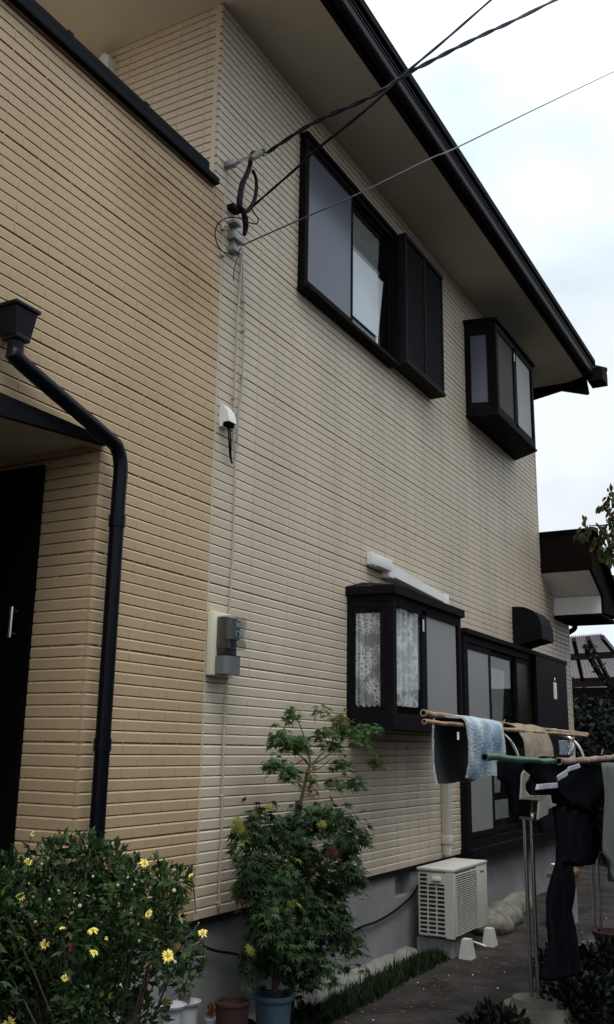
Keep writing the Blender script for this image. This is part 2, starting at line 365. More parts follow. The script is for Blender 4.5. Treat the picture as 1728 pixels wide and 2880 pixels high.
# return wall of the porch, faces the camera
mb = MB(); siding(mb, 'x', 3.46, -1, 0.0, .36, 0, 42, .22, .12, True); mb.box(3.478, 3.5, .018, .40, Z0, 3.04)
siding(mb, 'x', 3.46, -1, .36, 1.9, 40, 42, .22, .12, True); mb.box(3.478, 3.5, .40, 1.9, 2.95, 3.04)
mb.box(3.4665, 3.5, .0065, .03, Z0, 3.04)
mb.build('wall', M['ochre'], house, label='narrow ochre side of the porch opening', fixn=False)
mb = MB(); mb.box(-.4, 3.49, 1.9, 2.0, .1, 3.04); mb.build('wall', M['ochre'], house, label='back wall inside the porch')
# cream front wall
mb = MB(); siding(mb, 'y', 0, -1, XC, FARX, 0, KT, .22, 4.452, False, lambda zb, zt: (SEAM, FARX) if zt < 5.05 else (XC, FARX))
mb.box(XC, FARX, .018, .05, 5.02, TOPZ); mb.box(SEAM, FARX, .018, .05, Z0, 5.02)
siding(mb, 'y', 0, -1, FARX+.002, 12.1, 50, 55, .22, 4.452, False); siding(mb, 'y', 0, -1, FARX+.002, 12.80, 0, 50, .22, 4.452, False); mb.box(FARX, 12.80, .018, .05, Z0, 3.5); mb.box(FARX, 12.1, .018, .05, 3.5, 3.8)
mb.box(12.79, 12.83, -.002, .5, Z0, 3.7); mb.box(FARX-.025, FARX+.0, -.002, .04, 3.86, TOPZ)
mb.build('wall', M['cream'], house, label='cream grid siding of the long main wall', fixn=False)
# side wall of the upper storey above the balcony
mb = MB(); siding(mb, 'x', XC, -1, 0, 2.4, 60, KT, .22, .11, False); mb.box(XC+.018, XC+.05, .018, 2.4, 4.0, TOPZ)
mb.box(-.4, XC, 2.4, 2.45, 4.0, TOPZ); mb.box(-.4, XC, .06, 2.4, 3.9, 4.0)
mb.box(XC+.0065, XC+.04, .0065, .03, 5.0, TOPZ)
mb.build('wall', M['cream'], house, label='cream upper side wall above the balcony parapet', fixn=False)
# seam sealant and end cover
mb = MB(); mb.box(SEAM-.003, SEAM+.003, -.0008, .008, Z0, 4.99); mb.build('sealant_strip', M['trimc'], house)
# far end walls and back, so the house is a solid volume
mb = MB(); mb.box(FARX-.05, FARX, .05, 7, 3.8, TOPZ); mb.box(12.75, 12.79, .5, 7, .1, 3.6); mb.box(-.4, 12.79, 7, 7.05, .1, TOPZ); mb.box(-.45, -.4, 0, 7, .1, TOPZ)
mb.build('wall', M['cream'], house, label='plain walls at the back and far end')
# foundation
mb = MB(); mb.box(3.47, 7.12, .035, .3, -.3, Z0-.03); mb.box(7.42, 12.78, .035, .3, -.3, Z0-.03); mb.box(7.12, 7.42, .035, .3, -.3, .50); mb.box(7.12, 7.42, .12, .3, .50, Z0-.03)
mb.build('foundation', M['conc'], house)
mb = MB(); mb.box(3.47, 12.78, .004, .034, Z0-.028, Z0-.002); mb.build('drip_rail', M['black'], house)
# balcony coping
mb = MB(); mb.box(-.4, 4.318, -.045, .13, 4.985, 5.028, b=.006); mb.box(-.4, 4.235, -.025, .11, 5.030, 5.10, b=.01)
for i in range(7): mb.box(4.235-.62*(i+1)-.02, 4.235-.62*(i+1)+.02, -.028, .112, 5.031, 5.106, b=.004)
mb.build('coping', M['black'], house, smooth=True)
mb = MB(); mb.box(-.4, 4.30, -.012, .0, 4.968, 4.984); mb.build('coping_flashing', mat('rust_flash', (.09, .05, .03), .7, var=.3), house)
# small vent on the side wall
mb = MB(); mb.prism([(.90, 6.12), (1.0, 6.12), (1.0, 6.25), (.95, 6.285), (.90, 6.25)], 'x', XC-.07, XC+.004); mb.build('vent_hood', M['whitebd'], house)
# eaves
mb = MB(); mb.prism([(3.2, -.575), (11.905, -.575), (12.30, .18), (12.30, 3), (3.2, 3)], 'z', TOPZ, TOPZ+.02); mb.build('soffit', M['soffit'], house)
mb = MB(); mb.box(3.2, 12.02, -.60, -.577, TOPZ-.012, 6.53); 
mb.prism([(-.59, 6.345), (-.61, 6.16), (-.58, 6.15), (-.22, 6.27), (.18, 6.20), (3.5, 7.9), (3.5, 8.2), (-.59, 6.58)], 'x', 12.03, 12.06)
mb.prism([(11.91, -.59), (12.02, -.59), (12.33, .2), (12.33, 3), (12.305, 3), (12.305, .2)], 'z', 6.30, 6.42)
mb.build('fascia', M['fasc'], house)
mb = MB()
prof = [(-.612, 6.505), (-.612, 6.40), (-.625, 6.385), (-.672, 6.385), (-.684, 6.40), (-.684, 6.46), (-.690, 6.462), (-.690, 6.472), (-.684, 6.475), (-.684, 6.492), (-.694, 6.495), (-.694, 6.508), (-.680, 6.508), (-.680, 6.402), (-.670, 6.393), (-.627, 6.393), (-.620, 6.402), (-.620, 6.505)]
mb.prism(prof, 'x', 3.2, 12.02); mb.build('gutter', M['gutter'], house)
# roof with waved tile edge
mb = MB(); pitch_r = .45
for i in range(31):
    x0 = 3.25+i*.28
    mb.tube([(x0+.14, -.69, 6.572), (x0+.14, 3.6, 6.572+4.29*pitch_r)], .045, 8)
mb.prism([(-.715, 6.535), (-.715, 6.60), (3.6, 6.60+4.3*pitch_r), (7.8, 6.60+.05), (7.8, 6.5), (3.6, 6.5+4.3*pitch_r), (-.6, 6.52)], 'x', 3.2, 12.02); mb.box(-.6, 3.19, 2.2, 7.3, 6.365, 6.46)
mb.box(12.02, 12.32, -.80, -.60, 6.33, 6.50); mb.tube([(12.25, -.79, 6.50), (12.25, 3.5, 8.45)], .07, 8)
mb.build('roof', M['tile'], house, smooth=True)
# porch canopy
mb = MB(); mb.prism([(-.4, 2.80), (2.77, 2.979), (3.475, 3.045), (3.475, 3.079), (-.4, 3.079)], 'y', -.035, -.004, 0)
mb.build('porch_beam', M['black'], house)
mb = MB(); mb.box(-.4, 3.455, .0, 1.9, 3.055, 3.075); mb.build('porch_ceiling', M['soffit'], house)
mb = MB(); mb.box(3.425, 3.455, .355, 1.4, .2, 2.985, b=.004); mb.box(3.41, 3.424, .40, 1.36, .25, 2.93); door = mb.build('entrance_door', M['dark'], house)
mb = MB(); mb.tube([(3.37, .418, 2.10), (3.37, .418, 2.25)], .009, 8); mb.tube([(3.41, .418, 2.12), (3.37, .418, 2.12)], .007, 6); mb.tube([(3.41, .418, 2.23), (3.37, .418, 2.23)], .007, 6)
mb.build('handle', M['steel'], door, smooth=True)
# black downpipe with rainwater head
mb = MB()
mb.tube(smoothpath([(2.775, -.085, 3.36), (2.775, -.085, 3.27), (2.82, -.085, 3.225), (3.40, -.085, 3.06), (3.485, -.085, 3.02), (3.517, -.085, 2.94), (3.517, -.085, 2.8)], 5)+[(3.517, -.085, .1)], .036, 16)
dp = mb.build('downpipe', M['pipe'], house, smooth=True)
mb = MB()
def hop(a0, a1, y0, y1, z0, b0, b1, w0, w1, z1):
    mb.add([(a0, y0, z0), (a1, y0, z0), (a1, y1, z0), (a0, y1, z0), (b0, w0, z1), (b1, w0, z1), (b1, w1, z1), (b0, w1, z1)], [(0, 1, 2, 3), (4, 5, 6, 7), (0, 1, 5, 4), (1, 2, 6, 5), (2, 3, 7, 6), (3, 0, 4, 7)])
hop(2.728, 2.818, -.125, -.03, 3.33, 2.708, 2.838, -.135, -.012, 3.455); mb.box(2.698, 2.85, -.145, -.004, 3.456, 3.474, b=.004); mb.box(2.73, 2.815, -.13, -.04, 3.31, 3.334, b=.006)
mb.build('rainwater_head', M['pipe'], dp, smooth=True)
for z in (2.66, 1.60, .9):
    mb = MB(); mb.tube([(3.517, -.085, z-.028), (3.517, -.085, z+.028)], .041, 16); mb.build('pipe_clip', M['pipe'], dp, smooth=True)

# ------------------------------------------------------------------ upper sliding window with shutter box
def frame_rect(mb, x0, x1, z0, z1, y0, y1, w, b=.002):
    mb.box(x0, x1, y0, y1, z1-w, z1, b=b); mb.box(x0, x1, y0, y1, z0, z0+w, b=b)
    mb.box(x0, x0+w, y0, y1, z0+w, z1-w, b=b); mb.box(x1-w, x1, y0, y1, z0+w, z1-w, b=b)
win = MB(); frame_rect(win, 5.385, 7.02, 4.79, 6.0, -.055, .0, .045)
win.box(5.375, 7.03, -.075, -.0, 6.0, 6.035, b=.003); win.box(5.375, 6.995, -.10, -.0, 4.758, 4.788, b=.004)
win.box(6.985, 7.02, -.10, -.056, 4.79, 6.0)
W1 = win.build('sliding_window', M['alu'], house, smooth=True, label='dark framed upper window with grey glass and louvred shutter box')
def sash(parent, x0, x1, z0, z1, y, w=.035, pane=None, f=None, gap=0, t=.02):
    mb = MB(); frame_rect(mb, x0, x1, z0, z1, y-t/2, y+t/2, w); mb.build('sash', f or M['alu'], parent)
    mb = MB(); mb.box(x0+w, x1-w, y-.003, y+.003, z0+w, z1-w); mb.build('pane', pane or M['glass'], parent)
sash(W1, 5.435, 6.19, 4.84, 5.95, -.035, .022, M['frostb'])
sash(W1, 6.17, 6.96, 4.84, 5.95, -.014, .022, M['glass'], t=.012)
mb = MB(); mb.box(6.205, 6.69, -.029, -.022, 4.92, 5.49); 
mb.build('paper_screen', M['paper'], W1)
mb = MB()
def drape(mb, x0, x1, z0, z1, y, amp, waves, scallop=0, slant=0, taper=0, n=60):
    vs = []; rows = 14
    for j in range(rows+1):
        v = j/rows
        for i in range(n+1):
            u = i/n; xe = x1-taper*v
            x = x0+u*(xe-x0)+slant*(1-v)
            zz = z0+scallop*abs(math.sin(u*waves*math.pi)) if j == 0 else z0+v*(z1-z0)
            vs.append((x, y+amp*math.sin(u*waves*2*math.pi+.6*v), zz))
    mb.add(vs, [(j*(n+1)+i, j*(n+1)+i+1, (j+1)*(n+1)+i+1, (j+1)*(n+1)+i) for j in range(rows) for i in range(n)])
drape(mb, 6.2, 6.66, 4.86, 5.85, -.0055, .003, 5, 0, 0, -.12); mb.build('curtain', M['curtain'], W1, smooth=True, fixn=False)
mb = MB(); drape(mb, 6.70, 6.73, 4.86, 5.5, -.0055, .002, 3, 0, 0, -.13); mb.build('curtain', M['paper'], W1, smooth=True, fixn=False)
mb = MB(); mb.box(5.43, 7.0, -.001, .004, 4.83, 5.96); mb.build('dark_backing', M['dark'], W1)  # black sheet painted for the unlit room behind the panes
# shutter box
mb = MB(); sx0, sx1, sz0, sz1 = 7.03, 7.93, 4.81, 6.02
mb.box(sx0, sx1, -.115, -.0, sz0+.03, sz1-.02); mb.box(sx0-.005, sx1+.005, -.15, 0, sz1-.03, sz1+.012, b=.003); mb.box(sx0-.005, sx1+.012, -.15, 0, sz0-.012, sz0+.028, b=.003)
for xx in (sx0, (sx0+sx1)/2-.015, sx1-.03): mb.box(xx, xx+.03, -.145, -.116, sz0+.03, sz1-.03, b=.002)
k = 0; z = sz0+.05
while z < sz1-.06:
    for (a, b) in ((sx0+.032, (sx0+sx1)/2-.017), ((sx0+sx1)/2+.017, sx1-.032)):
        mb.add([(a, -.129, z+.028), (b, -.129, z+.028), (b, -.138, z), (a, -.138, z), (a, -.134, z-.003), (b, -.134, z-.003)], [(0, 1, 2, 3), (3, 2, 5, 4)])
    z += .033
mb.mi = [1 if len(f) == 4 and i >= 6 else 0 for i, f in enumerate(mb.f)]
mb.build('shutter_box', [M['aluhi'], M['aluhi']], house, smooth=False, label='louvred shutter box beside the upper window', fixn=False)

# ------------------------------------------------------------------ bay windows
def bay(name, xl, xr, fl, fr, d, z0, z1, roof, label, panes, side_curtain, rd=.05):
    """panes: list of (x0,x1,kind) on the front"""
    fz0, fz1 = z0+.06, z1-.05
    mb = MB(); poly = lambda e: [(xl-e, 0.0), (fl-e*.8, -d-e), (fr+e*.8, -d-e), (xr+e, 0.0)]
    mb.prism(poly(.0), 'z', z0, z0+.055); mb.prism(poly(.012), 'z', z0-.022, z0-.002)
    mb.prism(poly(.0), 'z', z1-.05, z1)
    P = .062
    for (x, y) in ((fl, -d), (fr-P, -d)): mb.box(x, x+P, y, y+P, fz0-.004, fz1)
    mb.box(xl, xl+.03, -.035, 0, fz0-.004, fz1); mb.box(xr-.03, xr, -.035, 0, fz0-.004, fz1)
    for (a, b, kk) in panes[1:]: mb.box(a-.06, a+.035, -d+.002, -d+.04, fz0-.004, fz1)
    # rails of the side panel
    rt_ = .09 if z0 > 4 else .035
    for (za, zb) in ((fz0-.004, fz0+.07), (fz1-rt_, fz1)):
        mb.add([(xl+.002, -.03, za), (fl+.002, -d+P, za), (fl+.025, -d+P, za), (xl+.028, -.03, za), (xl+.002, -.03, zb), (fl+.002, -d+P, zb), (fl+.025, -d+P, zb), (xl+.028, -.03, zb)],
               [(0, 1, 2, 3), (4, 5, 6, 7), (0, 1, 5, 4), (2, 3, 7, 6), (1, 2, 6, 5), (3, 0, 4, 7)])
    mb.box(fl+P, fr-P, -d+.002, -d+.03, fz0-.004, fz0+.03); mb.box(fl+P, fr-P, -d+.002, -d+.03, fz1-.03, fz1)
    # inner frame stiles on the side panel
    for (ya, yb) in ((-.035, -.058), (-d+P+.035, -d+P)):
        ta = ya/-d; mb.box(xl+(fl-xl)*abs(ta)+.003, xl+(fl-xl)*abs(ta)+.026, min(ya, yb), max(ya, yb), fz0+.06, fz1-.05)
    b = mb.build(name, M['alu'], house, label=label)
    mb = MB(); e = .03
    if roof:
        o = poly(.03); mb.prism(o, 'z', z1, z1+rd)
        mb.add([(*o[0], z1+rd+.001), (*o[1], z1+rd+.001), (*o[2], z1+rd+.001), (*o[3], z1+rd+.001), (fl+.2, -.01, z1+rd+.075), (fr-.2, -.01, z1+rd+.075)], [(0, 1, 4), (1, 2, 5, 4), (2, 3, 5)])
    mb.build('window_roof', M['alu'], b)
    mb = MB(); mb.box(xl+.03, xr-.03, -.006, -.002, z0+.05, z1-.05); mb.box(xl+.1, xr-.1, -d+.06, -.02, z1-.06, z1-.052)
    mb.build('dark_backing', M['dark'], b)  # thin black panels stand in for the bay's unlit inside
    mb = MB(); mb.add([(xl+.015, -.03, fz0), (fl+.015, -d+.03, fz0), (fl+.015, -d+.03, fz1), (xl+.015, -.03, fz1)], [(0, 1, 2, 3)])
    mb.build('pane', side_curtain[0], b, label='side pane facing the porch')
    if side_curtain[1]:
        mb = MB(); n = 40; vs = []
        zb = fz0+.10
        for j in range(13):
            v = j/12
            for i in range(n+1):
                u = i/n; yy = -.05-u*(d-.11); zz = zb+v*(fz1-.08-zb)
                if j == 0: zz = zb-.01-.02*abs(math.sin(u*6*math.pi))
                vs.append((xl+.045+.006*math.sin(u*30)+(fl-xl)*u, yy, zz))
        mb.add(vs, [(j*(n+1)+i, j*(n+1)+i+1, (j+1)*(n+1)+i+1, (j+1)*(n+1)+i) for j in range(12) for i in range(n)])
        mb.build('curtain', M['lace'], b, smooth=True, fixn=False)
    for (a, c, kk) in panes:
        mb = MB(); mb.box(a+.035, c-.055, -d+.014, -d+.018, fz0+.03, fz1-.03); mb.build('pane', {'f': M['frost'], 'g': M['glass'], 'd': M['dglass'], 'c': M['glass']}[kk], b)
        if kk == 'c':
            mb = MB(); drape(mb, a+.02, c-.05, fz0+.12, fz1-.03, -d+.055, .020, 5, -.035, 0, -.02); mb.build('curtain', M['net'], b, smooth=True, fixn=False)
    mb = MB(); mb.box(panes[-1][0]-.045, panes[-1][0]-.028, -d-.004, -d+.002, fz1-.16, fz1-.07); mb.build('latch', M['white'], b)
    return b
bay('bay_window', 8.93, 10.62, 9.0, 10.38, .32, 4.96, 5.98, True, 'dark bay window high under the eaves near the far corner',
    [(9.05, 9.69, 'd'), (9.69, 10.33, 'f')], (M['frostb'], False), rd=.03)
bay('bay_window', 6.205, 7.9, 6.25, 7.66, .345, 1.76, 2.69, True, 'dark bay window on the ground floor with lace curtains',
    [(6.29, 6.86, 'c'), (6.86, 7.62, 'f')], (M['glass'], True), rd=.06)

# ------------------------------------------------------------------ garden door (sliding) at ground floor
mb = MB(); frame_rect(mb, 8.50, 12.15, .75, 2.66, -.07, 0, .07); mb.box(8.48, 12.2, -.11, 0, 2.663, 2.71, b=.004); mb.box(8.48, 12.18, -.12, 0, .66, .748, b=.004)
gd = mb.build('garden_door', M['alu'], house, label='dark sliding garden door with tall frosted panes')
sash(gd, 8.575, 9.30, .83, 2.585, -.05, .055, M['frost'])
sash(gd, 9.27, 10.2, .83, 2.585, -.025, .05, M['glass']); sash(gd, 10.15, 12.08, .83, 2.585, -.05, .05, M['dglass'])
mb = MB(); drape(mb, 9.33, 9.62, 1.2, 2.42, -.010, .005, 4, 0, 0, -.3); mb.box(9.36, 9.87, -.012, -.008, .95, 1.13); mb.build('curtain', M['curtain'], gd, smooth=True, fixn=False)
mb = MB(); mb.box(8.72, 12.09, -.004, -.001, .8, 2.6); mb.build('dark_backing', M['dark'], gd)  # black sheet in place of the dark room behind the door
mb = MB(); mb.box(10.75, 12.1, -.115, -.075, .76, 2.655); mb.build('shutter_box', M['black'], gd, label='black shutter box at the far end of the door')
mb = MB(); mb.tube([(11.44, -.135, 2.43), (11.46, -.135, 2.45), (11.47, -.135, 2.42)], .006, 6); mb.box(11.43, 11.52, -.14, -.116, 2.20, 2.40, b=.01)
tag(mb.build('thermometer', M['white']), 'small white thermometer hanging on the black shutter box of the garden door', 'thermometer')
# low roof at the far end of the house
lr = MB(); lr.prism([(11.56, 4.205), (12.98, 3.42), (12.98, 3.33), (12.13, 3.29), (12.13, 3.50), (11.56, 3.735)], 'y', -.62, -.585)
lr.prism([(11.56, 4.21), (13.02, 3.405), (13.02, 3.455), (11.56, 4.25)], 'y', -.66, 1.5); lr.box(11.56, 11.585, -.585, .5, 3.74, 4.205)
lr.box(12.95, 13.0, -.58, 1.5, 3.32, 3.40)
lo = lr.build('low_roof', M['fasc'], house, label='dark tiled lean to roof at the far corner')
mb = MB()
for i in range(7):
    x = 11.62+i*.205; z = 4.25-(x-11.56)*.549
    mb.tube([(x, -.70, z), (x, 1.5, z)], .045, 8); mb.prism([(x-.09, z+.03), (x+.13, z-.09), (x+.13, z-.05), (x-.05, z+.045)], 'y', -.69, 1.5)
mb.build('roof_tiles', M['tile'], lo, smooth=True)
mb = MB(); mb.prism([(11.586, 3.735), (12.128, 3.51), (12.128, 3.53), (11.586, 3.755)], 'y', -.584, .1); mb.build('soffit', M['whitebd'], lo)
mb = MB(); mb.box(12.10, 12.127, -.584, .0, 3.285, 3.505); mb.build('end_board', M['whitebd'], lo)
mb = MB(); mb.box(12.09, 12.95, -.60, .0, 3.245, 3.282); mb.build('eave_board', M['fasc'], lo)
mb = MB(); mb.tube(smoothpath([at(1650, 1738, 'x', 13.0), at(1618, 1748, 'x', 13.0), at(1616, 1768, 'x', 13.0), at(1588, 1790, 'x', 12.9), at(1583, 1830, 'x', 12.87)], 5), .035, 10)
mb.build('gutter_pipe', M['black'], lo, smooth=True)
# exhaust hood
mb = MB(); pts = [at(x, y, 'x', 10.28) for x, y in ((1441, 1706), (1474, 1707), (1497, 1716), (1514, 1733), (1523, 1756), (1526, 1795), (1484, 1806), (1452, 1818), (1441, 1818))]
mb.prism([(p.y, p.z) for p in pts], 'x', 10.28, 10.75)
tag(mb.build('exhaust_hood', M['black']), 'black rounded hood sticking out of the wall above the garden door', 'vent hood')

# ------------------------------------------------------------------ AC pipe cover
pc = thing('pipe_cover', (6.6, 0, 2.9), 'white plastic duct sloping down the wall above the ground floor bay window', 'pipe cover')
mb = MB(); mb.box(6.56, 6.845, -.085, -.001, 2.965, 3.06, b=.015); mb.box(6.53, 6.56, -.06, -.001, 2.975, 3.075, b=.01); mb.build('end_cap', M['white'], pc, smooth=True)
mb = MB(); mb.prism([(6.846, 2.94), (8.02, 2.885), (8.02, 2.955), (6.846, 3.03)], 'y', -.07, -.001); mb.box(6.80, 6.90, -.078, -.001, 2.915, 3.035, b=.012); mb.build('duct', M['white'], pc)
mb = MB(); mb.box(8.0, 8.10, -.085, -.001, 2.80, 2.965, b=.015); mb.build('elbow', M['white'], pc, smooth=True)
mb = MB(); mb.box(8.015, 8.095, -.075, -.001, .86, 2.8, b=.012); mb.build('duct', M['trimc'], pc, smooth=True)
mb = MB(); mb.box(8.008, 8.102, -.082, -.001, .83, .90, b=.01); mb.box(8.022, 8.088, -.07, -.001, .735, .83, b=.015); mb.build('coupler', M['trimc'], pc, smooth=True)
# ------------------------------------------------------------------ electric meter
me = thing('electric_meter', (4.55, 0, 2.0), 'grey electricity meter on a cream board on the wall beside the colour seam', 'meter')
mb = MB(); mb.box(4.435, 4.665, -.045, -.001, 1.985, 2.345, b=.012); mb.build('board', M['meterb'], me, smooth=True)
mb = MB(); mb.box(4.475, 4.60, -.10, -.046, 2.10, 2.315, b=.006); mb.build('meter_body', M['meterd'], me, smooth=True)
mb = MB(); mb.box(4.467, 4.625, -.150, -.045, 2.135, 2.32, b=.01); mb.build('cover', M['clear'], me, smooth=True)
mb = MB(); mb.prism([(4.466, -.046), (4.466, -.10), (4.49, -.125), (4.60, -.125), (4.60, -.046)], 'z', 1.995, 2.095); mb.build('terminal_cover', M['meterg'], me)
mb = MB(); mb.box(4.485, 4.59, -.125, -.101, 2.19, 2.30); mb.build('dial_plate', M['meterg'], me)
mb = MB(); mb.box(4.545, 4.585, -.1285, -.1255, 2.205, 2.24, b=.001); mb.build('display', M['potwhite'], me)
mb = MB(); mb.box(4.545, 4.58, -.1285, -.1255, 2.262, 2.287, b=.001); mb.build('display', M['potwhite'], me)
mb = MB(); mb.box(4.552, 4.575, -.1305, -.129, 2.212, 2.233); mb.build('dial', M['meterd'], me)
# ------------------------------------------------------------------ cable entry hood
ce = thing('cable_hood', (4.53, 0, 3.5), 'small white cable entry hood on the wall with two black wires', 'cable hood')
mb = MB(); mb.prism([(-.001, 3.46), (-.001, 3.60), (-.02, 3.60), (-.06, 3.55), (-.075, 3.485), (-.03, 3.485), (-.025, 3.46)], 'x', 4.475, 4.555); mb.build('hood', M['white'], ce)
mb = MB(); mb.box(4.482, 4.548, -.065, -.004, 3.463, 3.486); mb.build('opening', M['dark'], ce)
for dx in (0, .02):
    mb = MB(); mb.tube(smoothpath([(4.51+dx, -.04, 3.475), (4.52+dx, -.045, 3.40), (4.56+dx*.6, -.03, 3.30), (4.60, -.02, 3.262), (4.612, -.014, 3.275)], 5), .005, 6); mb.build('wire', M['cable'], ce, smooth=True)

# ------------------------------------------------------------------ cables on the wall
def wallpath(pp, y): return [at(a, b, 'y', y) for a, b in pp]
mb = MB(); mb.tube(smoothpath(wallpath([(681, 700), (677, 780), (668, 900), (664, 1010), (659, 1120), (657, 1235), (659, 1262)], -.016), 3), .0062, 6)
mb.tube(smoothpath(wallpath([(682, 705), (684, 790), (687, 900), (685, 1010), (680, 1100), (672, 1160), (668, 1220), (669, 1255), (663, 1271)], -.018), 3), .0062, 6)
for (a, b) in ((686, 848), (687, 930), (684, 1062), (660, 1205), (659, 1120)): 
    p = at(a, b, 'y', -.018); mb.tube([p+Vector((0, .017, 0)), p+Vector((0, -.01, 0))], .009, 6)
tag(mb.build('wall_cable', M['cableg'], smooth=True), 'pair of pale cables running down the cream wall above the cable hood', 'cable')
mb = MB(); mb.tube(smoothpath(wallpath([(663, 1265), (660, 1400), (655, 1550), (648, 1680), (645, 1730)], -.014), 3), .0062, 6)
tag(mb.build('wall_cable', M['cableg'], smooth=True), 'single pale cable running down the wall to the top of the meter', 'cable')
mb = MB(); mb.tube(smoothpath(wallpath([(640, 1895), (632, 2020), (626, 2200), (624, 2330), (618, 2460), (616, 2545)], -.014), 3), .0062, 6)
for (a, b) in ((626, 2238), (617, 2540)):
    p = at(a, b, 'y', -.014); mb.tube([p+Vector((0, .013, 0)), p+Vector((0, -.01, 0))], .009, 6)
tag(mb.build('wall_cable', M['cableg'], smooth=True), 'single pale cable from the meter down to the foot of the siding', 'cable')
mb = MB(); mb.tube(smoothpath([at(470, 2560, 'y', .02)]+wallpath([(556, 2648), (600, 2672), (660, 2682), (760, 2700), (900, 2680), (1003, 2614), (1060, 2592), (1110, 2562), (1160, 2518), (1185, 2470)], .012), 5), .008, 6)
tag(mb.build('black_hose', M['cable'], smooth=True), 'black cable sagging along the grey foundation towards the air conditioner', 'cable')

# service wires
def wire(name, pts, y0, y1, r, mtl, label, twist=0, ext=4.0):
    n = len(pts); ps = []
    xa, xb = pts[0][0], pts[-1][0]
    for (a, b) in pts:
        u = (a-xa)/(xb-xa); d = 1/((1-u)/(3.1+y0)+u/(3.1+y1)); ps.append(at(a, b, 'y', d-3.1))
    e = (ps[-1]-ps[-2]).normalized(); ps.append(ps[-1]+e*ext*.4); ps.append(ps[-1]+e*ext+Vector((0, 0, -.05)))
    ps = smoothpath(ps, 8); mb = MB()
    if twist:
        for s in (0, math.pi):
            q = [p+Vector((math.cos(i*.55+s)*twist*.4, math.cos(i*.55+s)*twist*.7, math.sin(i*.55+s)*twist)) for i, p in enumerate(ps)]
            mb.tube(q, r, 6)
    else: mb.tube(ps, r, 6)
    return tag(mb.build(name, mtl, smooth=True), label, 'cable')
wire('service_wire', [(752, 430), (800, 397), (864, 356), (925, 325), (1004, 291), (1082, 250), (1143, 209), (1213, 172), (1290, 132), (1370, 93), (1446, 58), (1566, -2)], -.22, -1.7, .0085, M['cablep'], 'thick twisted power cable rising from the wall clamp across the eave into the sky', twist=.0075)
wire('service_wire', [(713, 579), (760, 538), (840, 468), (893, 419), (1004, 330), (1082, 262), (1143, 204), (1247, 117), (1380, 1)], -.20, -1.7, .0065, M['cable'], 'medium black wire rising steeply from the cable loop across the upper window', twist=.003)
wire('service_wire', [(680, 691), (760, 655), (867, 608), (1004, 547), (1207, 448), (1283, 416), (1500, 310), (1728, 201)], -.12, -1.7, .0045, mat('thin_wire_grey', (.05, .055, .05), .5), 'thinnest wire crossing from the lower bracket to the right edge of the sky')
# cable clamp hardware
ca = thing('wire_anchor', at(640, 470, 'y', 0), 'galvanised bracket and clamp holding the power cable at the house corner', 'cable bracket')
def pbox(mb, px0, py0, px1, py1, y0, y1, b=.003):
    p = at(px0, py0, 'y', (y0+y1)/2); q = at(px1, py1, 'y', (y0+y1)/2); mb.box(p.x, q.x, y0, y1, min(p.z, q.z), max(p.z, q.z), b=b)
mb = MB(); a = at(640, 462, 'y', -.02); mb.box(a.x-.01, a.x+.035, -.075, -.0, a.z-.018, a.z+.02, b=.004); mb.tube([at(660, 462, 'y', -.08), at(676, 452, 'y', -.12)], .012, 8); mb.build('bracket', M['galv'], ca, smooth=True)
mb = MB(); mb.tube([at(672, 452, 'y', -.10), at(712, 434, 'y', -.2)], .003, 5); mb.tube([at(672, 458, 'y', -.10), at(712, 438, 'y', -.2)], .003, 5); mb.build('tie_wire', M['galv'], ca)
mb = MB(); mb.tube([at(708, 446, 'y', -.21), at(722, 436, 'y', -.22), at(736, 430, 'y', -.22)], .022, 8, radii=[.016, .024, .016]); mb.tube([at(738, 420, 'y', -.22), at(748, 432, 'y', -.22), at(740, 436, 'y', -.22)], .010, 6); mb.build('clamp', mat('clamp_green', (.12, .14, .11), .6), ca, smooth=True)
cl = thing('cable_loop', at(700, 590, 'y', -.1), 'thick black cable loop hanging between the clamp and the wall bracket', 'cable')
P = [(735, 432), (712, 428), (706, 445), (703, 468), (694, 492), (683, 515), (677, 545), (674, 578), (682, 592), (695, 594), (708, 580), (718, 556), (722, 525), (720, 500), (711, 478)]
mb = MB(); ps = smoothpath([at(a, b, 'y', -.18) for a, b in P], 5); n = len(ps)
mb.tube(ps, .01, 8, radii=[.010+.006*math.exp(-((i/n-.55)/.25)**2)+(.004 if .15 < i/n < .6 else 0) for i in range(n)]); mb.build('loop', M['cable'], cl, smooth=True)
mb = MB(); mb.tube(smoothpath([at(a, b, 'y', -.16) for a, b in ((708, 583), (716, 600), (726, 614), (724, 628), (712, 629), (690, 622), (684, 617))], 5), .0045, 6)
mb.tube(smoothpath([at(a, b, 'y', -.13) for a, b in ((682, 617), (660, 611), (636, 614), (615, 628), (606, 650), (607, 672), (616, 695), (632, 710), (650, 713), (668, 709))], 5), .0038, 6)
mb.tube(smoothpath([at(a, b, 'y', -.08) for a, b in ((678, 695), (668, 725), (660, 755), (657, 778), (659, 790))], 4), .003, 5); mb.build('tail', M['cable'], cl, smooth=True)
mb = MB(); mb.tube([at(683, 590, 'y', -.13), at(690, 614, 'y', -.13), at(692, 640, 'y', -.13), at(688, 660, 'y', -.13)], .02, 8, radii=[.013, .021, .018, .013]); mb.build('sleeve', M['cable'], cl, smooth=True)
jb = thing('wire_bracket', at(670, 660, 'y', 0), 'small pale metal bracket with white insulator below the cable loop', 'cable bracket')
mb = MB(); pbox(mb, 651, 626, 670, 634, -.06, -.0); pbox(mb, 655, 640, 663, 670, -.03, -.0); pbox(mb, 650, 668, 678, 674, -.055, -.0); pbox(mb, 652, 676, 662, 700, -.03, -.0); pbox(mb, 649, 702, 670, 708, -.055, -.0); mb.build('bracket', M['galv'], jb, smooth=True)
